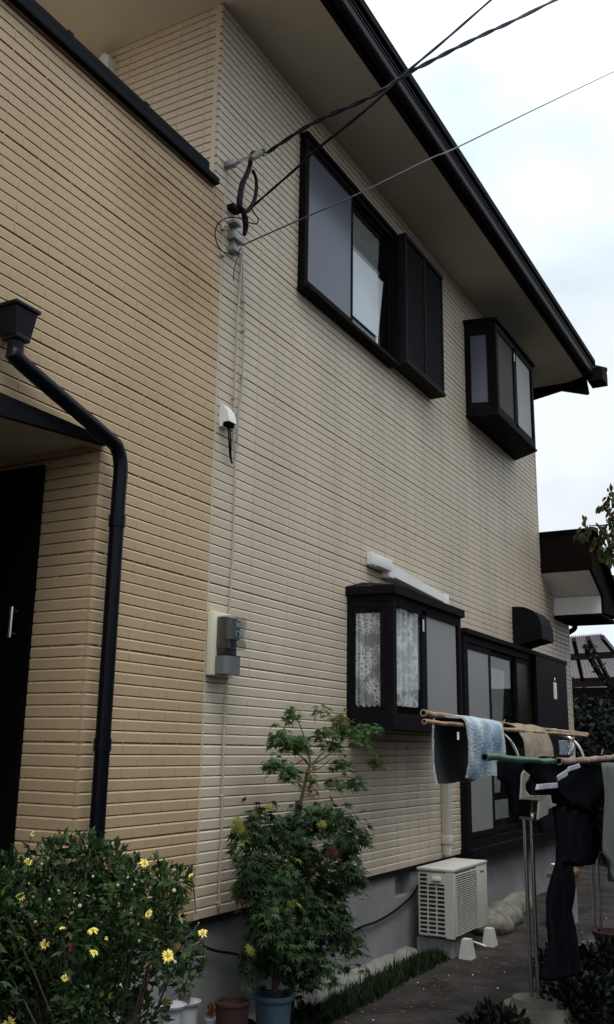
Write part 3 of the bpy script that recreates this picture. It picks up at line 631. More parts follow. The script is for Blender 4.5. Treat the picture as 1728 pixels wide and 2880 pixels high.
mb = MB(); c = at(692, 604, 'y', -.10); mb.tube([c+Vector((-.02, 0, -.03)), c+Vector((-.01, 0, 0)), c+Vector((0, 0, .02))], .015, 10, radii=[.016, .021, .008]); mb.build('insulator', M['white'], jb, smooth=True)
mb = MB(); pbox(mb, 648, 585, 670, 591, -.05, -.0)
mb.build('strap', M['black'], jb)
for i, (a, b) in enumerate(((629, 638), (628, 712))):
    mb = MB(); c = at(a, b, 'y', -.012); mb.box(c.x-.018, c.x+.018, -.02, -.001, c.z-.022, c.z+.022, b=.006); mb.tube([c, c+Vector((0, -.03, 0))], .008, 8)
    tag(mb.build('cable_clip', M['trimc'], smooth=True), ['upper', 'lower'][i]+' of the two cream cable clips on the wall corner seam', 'cable clip', 'cable clips on the seam')

# ------------------------------------------------------------------ air conditioner outdoor unit
ac = thing('air_conditioner', (7.74, -.2, GZ), 'cream outdoor air conditioner unit standing against the foundation', 'air conditioner')
ax0, ax1, ay0, ay1, az0, az1 = 7.34, 8.13, -.35, -.06, .215, .69
mb = MB(); mb.box(ax0+.015, ax1, ay0+.012, ay1, az0, az1, b=.008)
mb.build('casing', M['acw'], ac, smooth=True)
mb = MB(); mb.box(ax0-.008, ax1+.008, ay0-.008, ay1+.006, az1+.001, az1+.022, b=.006); mb.build('top_panel', M['acw'], ac, smooth=True)
# side grille with rounded slots (faces the camera)
mb = MB(); mb.box(ax0+.004, ax0+.0145, ay1-.215, ay1-.008, az0+.02, az1-.015); mb.build('coil', M['acd'], ac)
mb = MB(); gy0, gy1, gz0, gz1 = ay1-.225, ay1-.012, az0+.018, az1-.018; rows = 14
for c in range(4):
    yy = gy1-(gy1-gy0)*c/3; mb.box(ax0-.004, ax0+.004, yy-.005, yy+.005, gz0, gz1)
for r in range(rows+1):
    zz = gz0+(gz1-gz0)*r/rows; mb.box(ax0-.0035, ax0+.0045, gy0, gy1, zz-.0045, zz+.0045)
mb.box(ax0-.005, ax0+.005, ay0+.0, gy0-.004, az0, az1); mb.box(ax0-.005, ax0+.0035, gy0, gy0+.145, gz1-.075, gz1)
mb.build('side_grille', M['acw'], ac)
mb = MB(); mb.box(ax0-.022, ax0-.006, gy0+.03, gy0+.10, gz1-.05, gz1-.02, b=.005); mb.build('handle', M['white'], ac, smooth=True)
# front fan grille
mb = MB(); mb.box(ax0+.045, ax0+.50, ay0+.0, ay0+.011, az0+.02, az1-.02); mb.build('fan_opening', M['acd'], ac)
mb = MB(); nb = 27
for i in range(nb):
    z = az0+.022+i*(az1-az0-.045)/(nb-1); mb.box(ax0+.04, ax0+.51, ay0-.016, ay0-.004, z-.0038, z+.0038)
for xx in (ax0+.035, ax0+.16, ax0+.28, ax0+.40, ax0+.505): mb.box(xx, xx+.008, ay0-.012, ay0-.0, az0+.015, az1-.015)
mb.build('fan_grille', M['acw'], ac)
mb = MB(); mb.box(ax0+.0, ax0+.03, ay0-.004, ay0+.01, az0, az1, b=.004); mb.build('corner_post', M['acw'], ac, smooth=True)
mb = MB(); mb.box(ax0+.52, ax1, ay0-.004, ay0+.011, az0, az1, b=.004); mb.build('front_panel', M['acw'], ac, smooth=True)
mb = MB(); mb.box(ax0+.62, ax0+.70, ay0-.006, ay0-.0045, az1-.06, az1-.045); mb.build('badge', M['meterg'], ac)
def block(x, y):
    mb = MB(); mb.add([(x-.06, y-.05, GZ-.02), (x+.06, y-.05, GZ-.02), (x+.06, y+.05, GZ-.02), (x-.06, y+.05, GZ-.02), (x-.035, y-.03, .205), (x+.035, y-.03, .205), (x+.035, y+.03, .205), (x-.035, y+.03, .205)], [(3, 2, 1, 0), (4, 5, 6, 7), (0, 1, 5, 4), (1, 2, 6, 5), (2, 3, 7, 6), (3, 0, 4, 7)])
    return mb
for i, (x, y) in enumerate(((7.48, -.40), (8.02, -.40))):
    tag(block(x, y).build('support_block', M['acw']), ['near', 'far'][i]+' tapered plastic foot under the front edge of the air conditioner', 'foot block', 'feet of the air conditioner')
mb = MB(); mb.box(7.38, 7.56, -.32, -.03, GZ-.02, .20, b=.004); tag(mb.build('concrete_block', M['conc']), 'grey concrete block under the near end of the air conditioner', 'block')
mb = MB(); mb.tube([at(1322, 2645, 'z', .13), at(1368, 2662, 'z', .10)], .009, 8); tag(mb.build('drain_hose', M['white'], smooth=True), 'short white drain hose lying between the two air conditioner feet', 'hose')

# mortar edging, stones, grass
mb = MB(); n = 60; vs = []
for i in range(n+1):
    x = 5.0+i*2.35/n; wv = .02+.03*mnoise.noise(Vector((x*3, 1, 0))); h = .12+.02*mnoise.noise(Vector((x*6, 0, 2)))
    vs += [(x, .04, h+.01), (x, -.02-wv*.3, h), (x, -.06-wv, h-.03), (x, -.09-wv, GZ-.04)]
mb.add(vs, [(i*4+j, (i+1)*4+j, (i+1)*4+j+1, i*4+j+1) for i in range(n) for j in range(3)])
tag(mb.build('mortar_edging', M['concpale'], smooth=True), 'pale rough mortar edging along the foot of the foundation', 'edging')
def rock(x, y, z, sx, sy, sz, seed, name='stone', mt='stone'):
    bm = bmesh.new(); bmesh.ops.create_icosphere(bm, subdivisions=3, radius=1)
    for v in bm.verts:
        k = 1+.16*mnoise.noise(v.co*1.3+Vector((seed, 0, 0))); v.co = Vector((v.co.x*sx*k, v.co.y*sy*k, v.co.z*sz*k))
    me_ = bpy.data.meshes.new(name); bm.to_mesh(me_); bm.free(); me_.materials.append(M[mt])
    for p in me_.polygons: p.use_smooth = True
    o = bpy.data.objects.new(name, me_); C.objects.link(o); o.location = (x, y, z); return o
for i, (x, y, sx, sy, sz, lb) in enumerate(((8.60, -.24, .26, .17, .13, 'pale boulder just beyond the air conditioner, nearest of the row'), (9.05, -.18, .32, .17, .13, 'large pale boulder in the middle of the row by the foundation'), (9.75, -.10, .44, .12, .13, 'long low pale boulder farthest along the foundation'))):
    tag(rock(x, y, GZ+.05, sx, sy, sz, i*3.1), lb, 'stone', 'stones along the foundation')
mb = MB()
for i in range(7000):
    u = random.random(); x = 4.9+u*2.45; y = -.10-.14*random.random()-.16*random.random()*(1-.4*u)
    h = random.uniform(.03, .085)*(1 if random.random() < .9 else 1.5); a = random.uniform(0, 6.28); l = random.uniform(.01, .05); wd = .0035
    b = Vector((x, y, gh(x, y)-.005)); d = Vector((math.cos(a), math.sin(a), 0)); s = Vector((-d.y, d.x, 0))*wd
    mb.add([b-s, b+s, b+d*l*.4+Vector((0, 0, h*.6))+s*.7, b+d*l*.4+Vector((0, 0, h*.6))-s*.7, b+d*l+Vector((0, 0, h))], [(0, 1, 2, 3), (3, 2, 4)])
stuff(mb.build('grass', LGR, fixn=False), 'narrow strip of short grass along the path edge', 'grass')

# ------------------------------------------------------------------ leaves
def star_leaf(mb, c, nrm, upv, s, mi, lobes=7):
    nrm = nrm.normalized(); a = upv - nrm*upv.dot(nrm)
    if a.length < .01: a = Vector((1, 0, 0)).cross(nrm)
    a.normalize(); b = nrm.cross(a); vs = [c]; K = lobes*2-1
    span = 4.4
    for i in range(K):
        th = -span/2+span*i/(K-1); mid = 1-abs(th)/(span/2)*.45
        r = s*mid if i % 2 == 0 else s*.36*mid
        vs.append(c+a*math.cos(th)*r+b*math.sin(th)*r-nrm*(.18*r if i % 2 == 0 else 0))
    vs.append(c-a*s*.12)
    mb.add(vs, [(0, i, i+1) for i in range(1, K)]+[(0, K, K+1), (0, K+1, 1)], mi)
def long_leaf(mb, c, d, nrm, l, w_, mi):
    d = d.normalized(); s = d.cross(nrm).normalized()*w_; n2 = nrm.normalized()*l*.08
    mb.add([c, c+d*l*.35+s+n2, c+d*l*.35-s+n2, c+d*l*.72+s*.8, c+d*l*.72-s*.8, c+d*l-n2*2], [(0, 1, 2), (1, 3, 4, 2), (3, 5, 4)], mi)
def rnd(r=1): return Vector((random.gauss(0, r), random.gauss(0, r), random.gauss(0, r)))
def pick(ws):
    t = random.random()*sum(ws)
    for i, w_ in enumerate(ws):
        t -= w_
        if t <= 0: return i
    return len(ws)-1

# maple in the blue pot
def tier(mb, c, rx, ry, rz, n, s, ws):
    """flat leafy tier of maple leaves drooping outwards"""
    for i in range(n):
        a = random.uniform(0, 6.283); r = math.sqrt(random.random())
        p = c+Vector((math.cos(a)*rx*r, math.sin(a)*ry*r, random.gauss(0, rz)-rz*1.2*r*r))
        if p.y > -.03: p.y = -.03-random.random()*.05
        o = Vector((math.cos(a), math.sin(a), -.55)).normalized()
        nn = Vector((0, 0, 1))+Vector((math.cos(a), math.sin(a), 0))*.5+rnd(.38)
        star_leaf(mb, p, nn, o+rnd(.3), s*random.uniform(.7, 1.2), pick(ws))
MY = -.30
mp_ = thing('potted_maple', at(770, 2790, 'y', MY)+Vector((0, 0, 0)), 'bushy green maple overflowing the blue pot', 'shrub')
mb = MB(); mw = (4, 7, .3, .12, .0)
tiers = [(860, 2300, .24, 110), (930, 2290, .20, 90), (740, 2310, .18, 80), (690, 2330, .12, 45), (800, 2350, .24, 110), (960, 2380, .20, 80), (1000, 2340, .15, 50), (720, 2420, .17, 80), (850, 2420, .26, 120), (980, 2450, .16, 60), (700, 2480, .12, 50), (780, 2480, .24, 110), (900, 2490, .22, 90), (860, 2560, .24, 110), (760, 2570, .18, 80), (940, 2560, .16, 60), (950, 2620, .16, 50), (840, 2640, .22, 90), (740, 2650, .14, 60), (1000, 2655, .12, 26), (900, 2700, .18, 60), (780, 2710, .16, 60), (700, 2700, .1, 26), (860, 2740, .13, 26), (800, 2640, .22, 80), (830, 2500, .2, 70)]
for (a, b, r, n) in tiers:
    y = MY+random.uniform(-.16, .08); c = at(a, b, 'y', y); tier(mb, c, r*.66, r*.66, .045, int(n*2.3), .050, mw)
for (a, b, mi) in ((668, 2318, 2), (680, 2330, 2), (905, 2310, 2), (935, 2390, 3), (943, 2396, 3), (822, 2545, 2), (700, 2670, 2)):
    for k in range(4): star_leaf(mb, at(a, b, 'y', MY-.2)+rnd(.012), Vector((-1, -.6, .5))+rnd(.3), Vector((0, 0, -1))+rnd(.3), .035, mi)
mb.build('foliage', [LG1, LG2, LG3, LG4], mp_, fixn=False)
mb = MB(); base = at(770, 2800, 'y', MY)
for (a, b) in ((800, 2500), (880, 2420), (740, 2430), (840, 2350), (930, 2480)):
    q = at(a, b, 'y', MY-.03); mb.tube(smoothpath([base, base.lerp(q, .4)+Vector((0, 0, .05)), q], 4), .006, 6, radii=[.008-.006*i/8 for i in range(9)])
mb.build('stems', M['twig'], mp_, smooth=True)
pt = thing('plant_pot', (base.x, base.y, GZ-.03), 'slate blue plastic plant pot with rolled rim under the maple', 'pot')
top = at(770, 2792, 'y', MY)
mb = MB(); mb.lathe([(0, .0), (.078, .0), (.082, .01), (.098, top.z-GZ-.0), (.109, top.z-GZ+.0), (.112, top.z-GZ+.012), (.109, top.z-GZ+.024), (.098, top.z-GZ+.024), (.09, top.z-GZ-.02), (.09, top.z-GZ-.035), (0, top.z-GZ-.035)], (base.x, base.y, GZ-.03), 32)
mb.build('pot', M['potblue'], pt, smooth=True)
mb = MB(); mb.lathe([(0, 0), (.091, 0)], (base.x, base.y, top.z-.055), 24); mb.build('soil', M['soil'], pt)

# taller thin maple sapling
SY = -.22
sp = thing('maple_sapling', at(835, 2600, 'y', SY), 'tall thin maple sapling rising above the bushy one against the siding', 'tree')
mb = MB(); T = lambda a, b, dy=0: at(a, b, 'y', SY+dy)
def limb(pp, r0, r1, dy=0):
    ps = smoothpath([T(a, b, dy*i/(len(pp)-1)) for i, (a, b) in enumerate(pp)], 5); n = len(ps)
    mb.tube(ps, r0, 7, radii=[r0+(r1-r0)*i/(n-1) for i in range(n)])
limb([(820, 2880), (832, 2600), (838, 2400), (846, 2268), (858, 2205), (866, 2170), (874, 2152)], .014, .008)
limb([(836, 2275), (837, 2252)], .013, .013)
limb([(874, 2152), (905, 2120), (935, 2085), (950, 2045), (965, 2010)], .007, .002, -.08); limb([(874, 2152), (915, 2130), (950, 2100), (985, 2060), (1010, 2040)], .006, .002, -.1)
limb([(874, 2152), (866, 2110), (855, 2070), (840, 2030), (825, 2005)], .005, .002); limb([(872, 2155), (845, 2125), (815, 2105), (780, 2095)], .005, .002, -.05)
limb([(866, 2170), (900, 2160), (930, 2135)], .004, .002, .03); limb([(860, 2195), (905, 2195), (960, 2185), (1020, 2190)], .004, .002, -.06); limb([(871, 2158), (858, 2135), (830, 2150), (790, 2160)], .004, .002, -.04)
mb.build('trunk', M['twig'], sp, smooth=True)
mb = MB()
for (a, b, r, n, ww) in ((830, 2010, .06, 10, (3, 2, 1, .2)), (812, 1998, .04, 8, (3, 2, 1, 0)), (800, 2080, .12, 45, (4, 3, .4, .1)), (835, 2090, .11, 38, (4, 3, .2, 0)), (790, 2060, .08, 16, (4, 3, .2, 0)), (925, 2055, .12, 42, (4, 3, .4, .1)), (950, 2020, .09, 22, (2, 2, 2, .8)), (975, 2050, .10, 26, (3, 3, .8, .2)),
                        (930, 2090, .09, 22, (3, 4, 0, 0)), (790, 2150, .10, 30, (3, 5, 0, 0)), (820, 2175, .08, 22, (2, 5, 0, 0)), (760, 2140, .06, 12, (4, 2, .5, 0)), (960, 2145, .10, 24, (3, 3, 0, 0)), (1035, 2050, .12, 44, (5, 2, .2, 0)), (1020, 2085, .10, 20, (3, 3, 0, 0)), (1060, 2140, .08, 16, (2, 3, .3, 0)),
                        (940, 2200, .08, 18, (3, 3, .2, .3)), (1000, 2200, .09, 22, (3, 4, 0, 0)), (880, 2215, .05, 8, (1, 2, 1, 2)), (875, 2180, .04, 6, (1, 2, 1, 2)), (905, 1995, .06, 9, (2, 1, 2, 1))):
    tier(mb, T(a, b, random.uniform(-.06, .03)), r*.8, r*.8, .02, int(n*2.3), .044, ww)
mb.build('foliage', [LG6, LG1, LG3, LG4], sp, fixn=False)

# yellow daisy bush
bu = thing('daisy_bush', (3.0, -.55, GZ-.05), 'dark green bush with yellow daisies in front of the porch wall', 'shrub')
mb = MB(); lobes = []
random.seed(21)
cl_px = [(60, 2520, .22), (150, 2490, .2), (240, 2430, .16), (255, 2390, .09), (130, 2420, .12), (170, 2385, .08), (300, 2440, .14), (340, 2470, .14), (400, 2480, .14), (470, 2490, .11), (500, 2480, .07), (60, 2620, .26), (180, 2600, .26), (290, 2560, .24), (390, 2560, .2), (460, 2570, .12), (40, 2740, .28), (160, 2720, .28), (280, 2690, .26), (380, 2650, .2), (460, 2650, .16), (510, 2680, .10), (540, 2700, .07), (30, 2850, .3), (150, 2840, .3), (270, 2800, .26), (360, 2760, .15), (520, 2740, .06), (350, 2850, .13), (420, 2840, .1), (-60, 2600, .3), (-80, 2760, .3), (-20, 2500, .18), (260, 2870, .2), (470, 2730, .06), (20, 2450, .10), (330, 2400, .06)]
for (a, b, r) in cl_px:
    X = 3.05+random.uniform(-.15, .2); c = at(a, b, 'x', X)
    if c.y > -.18: c = at(a, b, 'y', -.2-random.random()*.12)
    lobes.append((c, r*.62))
def bush_leaf(c, rad):
    n = int(26000*rad**2*.68)
    for i in range(n):
        v = rnd(1).normalized()*rad*(random.random()**.4); p = c+v
        if p.y > -.04 and p.x > 1.3: continue
        if p.z < .02: continue
        d = (v.normalized()+Vector((0, 0, .35))+rnd(.45)); nn = rnd(1)+Vector((0, 0, 1.0)); mi = pick((6, 4, .15, .1))
        l = random.uniform(.032, .058)
        long_leaf(mb, p, d, nn, l, l*.13, mi)
        s = d.cross(nn).normalized()
        for q in (-1, 1): long_leaf(mb, p+d.normalized()*l*.35, d.normalized()+s*q*.9, nn, l*.42, l*.08, mi)
for c, rad in lobes: bush_leaf(c, rad)
mb.build('foliage', [LG1, LG2, LG3, LG4], bu, fixn=False)
mb = MB()
for c, rad in lobes:
    if random.random() < .8:
        b0 = Vector((3.0+random.uniform(-.1, .1), -.55+random.uniform(-.15, .15), GZ-.05)); mb.tube(smoothpath([b0, b0.lerp(c, .5)+Vector((0, 0, .1)), c], 4), .004, 5)
mb.build('stems', M['twig'], bu, smooth=True)
mb = MB()
for (a, b, c2, d2) in ((485, 2560, 478, 2600), (485, 2545, 515, 2600), (520, 2640, 560, 2595), (505, 2690, 560, 2650), (240, 2515, 280, 2530), (20, 2420, 45, 2460), (490, 2560, 500, 2520), (520, 2700, 575, 2690), (40, 2410, 10, 2440)):
    p, q = at(a, b, 'x', 3.0), at(c2, d2, 'x', 2.95); mb = MB(); mb.tube([p, p.lerp(q, .5)+rnd(.004), q], .0022, 5); mb.build('dry_stem', M['drytwig'], bu)
def flower(px, py, sz, X, droop=0, faded=False):
    c = at(px, py, 'x', X)
    if c.y > -.1: c = at(px, py, 'y', -.15)
    nn = ((CAM-c).normalized()+rnd(.35)+Vector((0, 0, .3 if droop == 0 else -.3))).normalized()
    a = nn.cross(Vector((0, 0, 1))).normalized(); b = nn.cross(a); mb = MB(); NP = 12 if not faded else 8
    for k in range(NP):
        if random.random() < (.12 if not faded else .3): continue
        th = 6.283*k/NP+random.uniform(-.12, .12); d = a*math.cos(th)+b*math.sin(th); l = sz*random.uniform(.8, 1.1); s = nn.cross(d)*sz*.17
        mb.add([c+d*sz*.2, c+d*l*.6+s+nn*.002, c+d*l-nn*l*.2, c+d*l*.6-s+nn*.002], [(0, 1, 2, 3)], 0)
    ds = []; n8 = 8
    for k in range(n8): ds.append(c+(a*math.cos(6.283*k/n8)+b*math.sin(6.283*k/n8))*sz*.27)
    mb.add(ds+[c+nn*sz*.16], [(k, (k+1) % n8, n8) for k in range(n8)], 1)
    mb.tube([c-nn*.002, c-nn*.03+Vector((0, 0, -.03)), c-nn*.05+Vector((0, 0, -.09))], .0016, 5, 2)
    mb.build('flower', [M['petal'], M['disc'], LG2], bu, fixn=False)
for (a, b, s) in ((407, 2428, 15), (80, 2425, 13), (92, 2345, 9), (58, 2520, 15), (418, 2570, 14), (262, 2617, 17), (127, 2656, 15), (266, 2680, 14), (175, 2610, 11), (570, 2625, 14), (473, 2688, 19), (25, 2877, 18), (537, 2462, 8), (183, 2752, 11), (300, 2640, 6)):
    flower(a, b, s*.00135, 2.78)
mb = MB()
for (a, b) in ((82, 2485), (165, 2505), (210, 2512), (225, 2548), (140, 2530), (262, 2465), (118, 2430), (392, 2646), (100, 2593), (70, 2655), (247, 2775), (332, 2490), (378, 2488), (490, 2505), (28, 2530), (493, 2706), (480, 2678), (340, 2770), (60, 2550)):
    mb = MB(); c = at(a, b, 'x', 2.80); c = c if c.y < -.08 else at(a, b, 'y', -.12); r = random.uniform(.004, .008)
    bm = bmesh.new(); bmesh.ops.create_icosphere(bm, subdivisions=1, radius=r); mb.add([c+v.co for v in bm.verts], [[v.index for v in f.verts] for f in bm.faces]); bm.free(); mb.build('bud', M['bud'], bu)

# ------------------------------------------------------------------ small pots between bush and maple
def pot(name, px, py, y, r, h, mtl, label, cat='pot', lid=None, grp=None, tap=.85):
    t = at(px, py, 'y', y)
    mb = MB(); mb.lathe([(0, 0), (r*tap, 0), (r*tap, .002), (r, h-.012), (r*1.05, h-.012), (r*1.05, h), (r*.9, h), (r*.88, h-.015), (0, h-.015)], (t.x, t.y, t.z-h), 28)
    o = mb.build(name, M[mtl], smooth=True); tag(o, label, cat, grp)
    if lid:
        mb = MB(); mb.lathe([(0, .0015), (r*1.25, .0015), (r*1.3, .012), (r*1.2, .012), (r*1.15, .006), (0, .006)], (t.x, t.y, t.z), 28)
        tag(mb.build('saucer', M['potwhite'], smooth=True), lid, 'saucer')
    return t
t1 = pot('bucket', 482, 2832, -.16, .055, .42, 'potwhite', 'pale cylindrical bucket standing under the left edge of the flowers', 'bucket', lid='pale oval saucer on the left bucket')
t2 = pot('bucket', 528, 2822, -.10, .052, .42, 'potwhite', 'pale cylindrical bucket standing against the foundation under the brown pot', 'bucket', lid='pale saucer under the small brown pot')
t3 = pot('plant_pot', 520, 2788, -.10, .032, .058, 'potbrown', 'small brown plant pot on a saucer at the foundation')
sm = MB()
for i in range(50): 
    c = Vector((t3.x, t3.y, t3.z))+Vector((random.gauss(0, .025), random.gauss(0, .02), random.uniform(.0, .09))); long_leaf(sm, c, Vector((0, 0, 1))+rnd(.6), rnd(1), .035, .005, 0)
tag(sm.build('seedling', [LG1], fixn=False), 'feathery green seedling in the small brown pot', 'plant')
t4 = pot('plant_pot', 592, 2862, -.08, .028, .05, 'potwhite', 'tiny white pot with a brown plant beside the foundation', tap=.8)
sm = MB()
for i in range(40):
    c = t4+Vector((random.gauss(0, .012), random.gauss(0, .012), random.uniform(0, .05))); long_leaf(sm, c, Vector((0, 0, 1))+rnd(.4), rnd(1), .03, .005, 0)
tag(sm.build('dry_plant', [LG4], fixn=False), 'dry brown plant in the tiny white pot', 'plant')
mb = MB(); t5 = at(555, 2872, 'y', -.1); mb.box(t4.x-.12, t4.x+.16, -.16, -.02, GZ-.05, t4.z-.052, b=.005); tag(mb.build('low_shelf', M['wood']), 'low wooden shelf holding the tiny pot by the foundation', 'shelf')
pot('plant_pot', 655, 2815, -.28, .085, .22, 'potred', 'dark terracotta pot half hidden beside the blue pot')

# ------------------------------------------------------------------ laundry stands and poles
def lstand(x, y, zt, label, arms=True):
    s = thing('laundry_stand', (x, y, GZ), label, 'laundry stand', 'laundry stands')
    bm = bmesh.new(); bmesh.ops.create_cone(bm, cap_ends=True, segments=28, radius1=.23, radius2=.17, depth=.13)
    bmesh.ops.bevel(bm, geom=[e for e in bm.edges if all(v.co.z > 0 for v in e.verts)], offset=.04, segments=4, affect='EDGES')
    mb = MB(); mb.add([v.co+Vector((x, y, GZ+.05)) for v in bm.verts], [[v.index for v in f.verts] for f in bm.faces]); bm.free(); mb.build('base', M['standb'], s, smooth=True)
    for k in (-1, 1):
        mb = MB(); mb.tube([(x+.01*k, y+.024*k, GZ+.1), (x+.01*k, y+.024*k, zt)], .0125, 14); mb.build('post', M['steel'], s, smooth=True)
    mb = MB(); mb.box(x-.03, x+.03, y-.045, y+.045, zt-.34, zt-.30, b=.006); mb.box(x-.03, x+.03, y-.045, y+.045, zt-.03, zt+.0, b=.006); mb.build('collar', M['steel'], s, smooth=True)
    for k in (1,):
        mb = MB(); pts = [(x, y+k*(.03), zt-.02), (x, y+k*.055, zt+.07), (x, y+k*.10, zt+.14), (x, y+k*.16, zt+.185), (x, y+k*.225, zt+.205)]
        mb.tube(smoothpath(pts, 5), .0125, 12); mb.build('arm', M['steel'], s, smooth=True)
    return s
lstand(6.03, -1.335, 1.535, 'nearer stainless laundry stand on a round concrete base beside the path')
lstand(7.93, -1.29, 1.535, 'farther laundry stand half hidden behind dark clothes')
def pole(name, a, b, r, mtl, label, knots=0, hollow=True, bend=.01, grp='drying poles'):
    a, b = Vector(a), Vector(b); n = 28; mb = MB(); ps = []; rr = []
    random.seed(hash(label) % 1000 if False else int(a.x*100+b.x*10))
    for i in range(n+1):
        u = i/n; ps.append(a.lerp(b, u)+Vector((0, random.gauss(0, bend*.25), random.gauss(0, bend*.25)-4*bend*u*(1-u)))); rr.append(r*(1+(.18 if knots and i % knots == 0 else 0)+random.uniform(-.05, .05)))
    mb.tube(ps, r, 12, radii=rr, caps=not hollow)
    if hollow:
        d = (ps[0]-ps[1]).normalized(); q = [ps[0], ps[0]-d*.06]; mb.tube(q, r*.72, 12, radii=[r*.74, r*.7], caps=True, mi=1)
        # annulus
        av = d.cross(Vector((0, 0, 1))).normalized(); bv = d.cross(av); o = []
        for k in range(12):
            e = av*math.cos(6.283*k/12)+bv*math.sin(6.283*k/12); o += [ps[0]+e*rr[0], ps[0]+d*.0005+e*r*.74]
        mb.add(o, [(2*k, 2*((k+1) % 12), 2*((k+1) % 12)+1, 2*k+1) for k in range(12)])
    return tag(mb.build(name, [M[mtl], M['dark']], smooth=True, fixn=False), label, 'pole', grp)
p1a, p1b = at(1192, 2005, 'y', -1.20), at(1652, 2066, 'y', -1.20)
pole('bamboo_pole', p1a, p1b, .0165, 'bamboo', 'topmost bamboo pole carrying the blue mat, its cut end nearest the bay window', 5)
p2a, p2b = at(1194, 2029, 'y', -1.31), at(1650, 2070, 'y', -1.31)
pole('bamboo_pole', p2a, p2b, .011, 'bamboo', 'thinner bamboo pole just below the topmost one', 4, bend=.004)
g1, g2 = at(1362, 2128, 'y', -1.53), at(1712, 2146, 'y', -1.53)
pole('green_pole', g1, g2, .0185, 'greenp', 'green plastic pole with open near end under the tan mat', 6)
w1, w2 = at(1572, 2148, 'y', -1.56), at(1790, 2128, 'y', -1.56)
pole('bark_pole', (w1.x, w1.y, w1.z+.012), (w2.x+.6, w2.y, w2.z+.02), .021, 'bark', 'peeling wooden pole reaching out of frame on the right', 3, bend=.006)
# bath mats draped over poles
def mat_drape(name, x0, x1, prof, thick, mtl, label, amp=.006, skew=0, edge=None):
    pr = smoothpath([(0, a, b) for a, b in prof], 6); nx_ = 26; mb = MB(); n = len(pr)
    vs = []
    for side in (0, 1):
        for j, p in enumerate(pr):
            t = (pr[min(j+1, n-1)]-pr[max(j-1, 0)]).normalized(); nv = Vector((0, -t.z, t.y))
            for i in range(nx_+1):
                u = i/nx_; wv = amp*mnoise.noise(Vector((u*4, j*.12, 5)))*2; fall = max(0, abs(j/n-.5)-.2)
                q = Vector((x0+u*(x1-x0)+skew*fall*(1 if j > n/2 else -.5), p.y, p.z))+nv*(side*thick+wv); q.z += .02*mnoise.noise(Vector((u*2.2, 9, j*.02)))*fall*3
                if side: q += nv*.004*mnoise.noise(Vector((u*30, j*.9, 2)))
                vs.append(q)
    W_ = nx_+1; o = n*W_
    fs = [(j*W_+i, j*W_+i+1, (j+1)*W_+i+1, (j+1)*W_+i) for j in range(n-1) for i in range(nx_)]
    fs += [(o+j*W_+i, o+(j+1)*W_+i, o+(j+1)*W_+i+1, o+j*W_+i+1) for j in range(n-1) for i in range(nx_)]
    for j in range(n-1): fs += [(j*W_, (j+1)*W_, o+(j+1)*W_, o+j*W_), (j*W_+nx_, o+j*W_+nx_, o+(j+1)*W_+nx_, (j+1)*W_+nx_)]
    for i in range(nx_): fs += [(i, o+i, o+i+1, i+1), ((n-1)*W_+i, (n-1)*W_+i+1, o+(n-1)*W_+i+1, o+(n-1)*W_+i)]
    mb.add(vs, fs); k0 = (n-1)*nx_; mb.mi = [1 if k0 <= i < 2*k0 else 0 for i in range(len(fs))]
    return tag(mb.build(name, [M[mtl], M['pad']], smooth=True), label, 'mat')
mat_drape('bath_mat', 4.95, 5.56, [(-1.165, 1.425), (-1.150, 1.50), (-1.142, 1.62), (-1.150, 1.765), (-1.185, 1.785), (-1.24, 1.782), (-1.31, 1.772), (-1.345, 1.74), (-1.355, 1.66), (-1.345, 1.56), (-1.33, 1.46)], .012, 'mat1', 'blue and grey fluffy bath mat draped over the bamboo poles', skew=.10)
mat_drape('bath_mat', 5.97, 6.62, [(-1.19, 1.62), (-1.175, 1.70), (-1.185, 1.755), (-1.22, 1.775), (-1.27, 1.765), (-1.31, 1.735), (-1.34, 1.68), (-1.355, 1.62), (-1.36, 1.57)], .007, 'mat2', 'tan stained bath mat draped over the bamboo poles behind the blue one', amp=.003)
mb = MB(); c = at(1290, 2070, 'y', -1.36); mb.box(c.x-.02, c.x+.0, c.y-.004, c.y, c.z-.02, c.z+.02); tag(mb.build('care_tag', M['whitebd']), 'tiny pale care label sewn to the near edge of the blue mat', 'tag')

def garment(name, pts, y, thick, mtl, label, cat, wav=.012, dx=0):
    """hanging cloth whose outline follows pts on a vertical plane, given real thickness and folds"""
    P3 = [at(a, b, 'y', y) for a, b in pts]
    bm = bmesh.new(); vs = [bm.verts.new(p) for p in P3]
    for t in tessellate_polygon([[Vector((p.x, p.z, 0)) for p in P3]]): bm.faces.new([vs[i] for i in t])
    for _ in range(3): bmesh.ops.subdivide_edges(bm, edges=bm.edges[:], cuts=1, use_grid_fill=True)
    bmesh.ops.triangulate(bm, faces=bm.faces[:])
    for v in bm.verts: v.co.y += wav*math.sin(v.co.x*24+v.co.z*2)+wav*.5*mnoise.noise(v.co*5)
    vv = bm.verts[:]; fc = [[v.index for v in f.verts] for f in bm.faces] if not bm.verts.index_update() else 0
    be = [[v.index for v in e.verts] for e in bm.edges if len(e.link_faces) == 1]
    nv_ = [bm.verts.new(v.co+Vector((0, thick, 0))) for v in vv]
    for f_ in fc: bm.faces.new([nv_[i] for i in reversed(f_)])
    for i, j in be: bm.faces.new([vv[i], vv[j], nv_[j], nv_[i]])
    bmesh.ops.recalc_face_normals(bm, faces=bm.faces)
    me_ = bpy.data.meshes.new(name); bm.to_mesh(me_); bm.free(); me_.materials.append(M[mtl])
    for p in me_.polygons: p.use_smooth = True
    o = bpy.data.objects.new(name, me_); C.objects.link(o); return tag(o, label, cat)
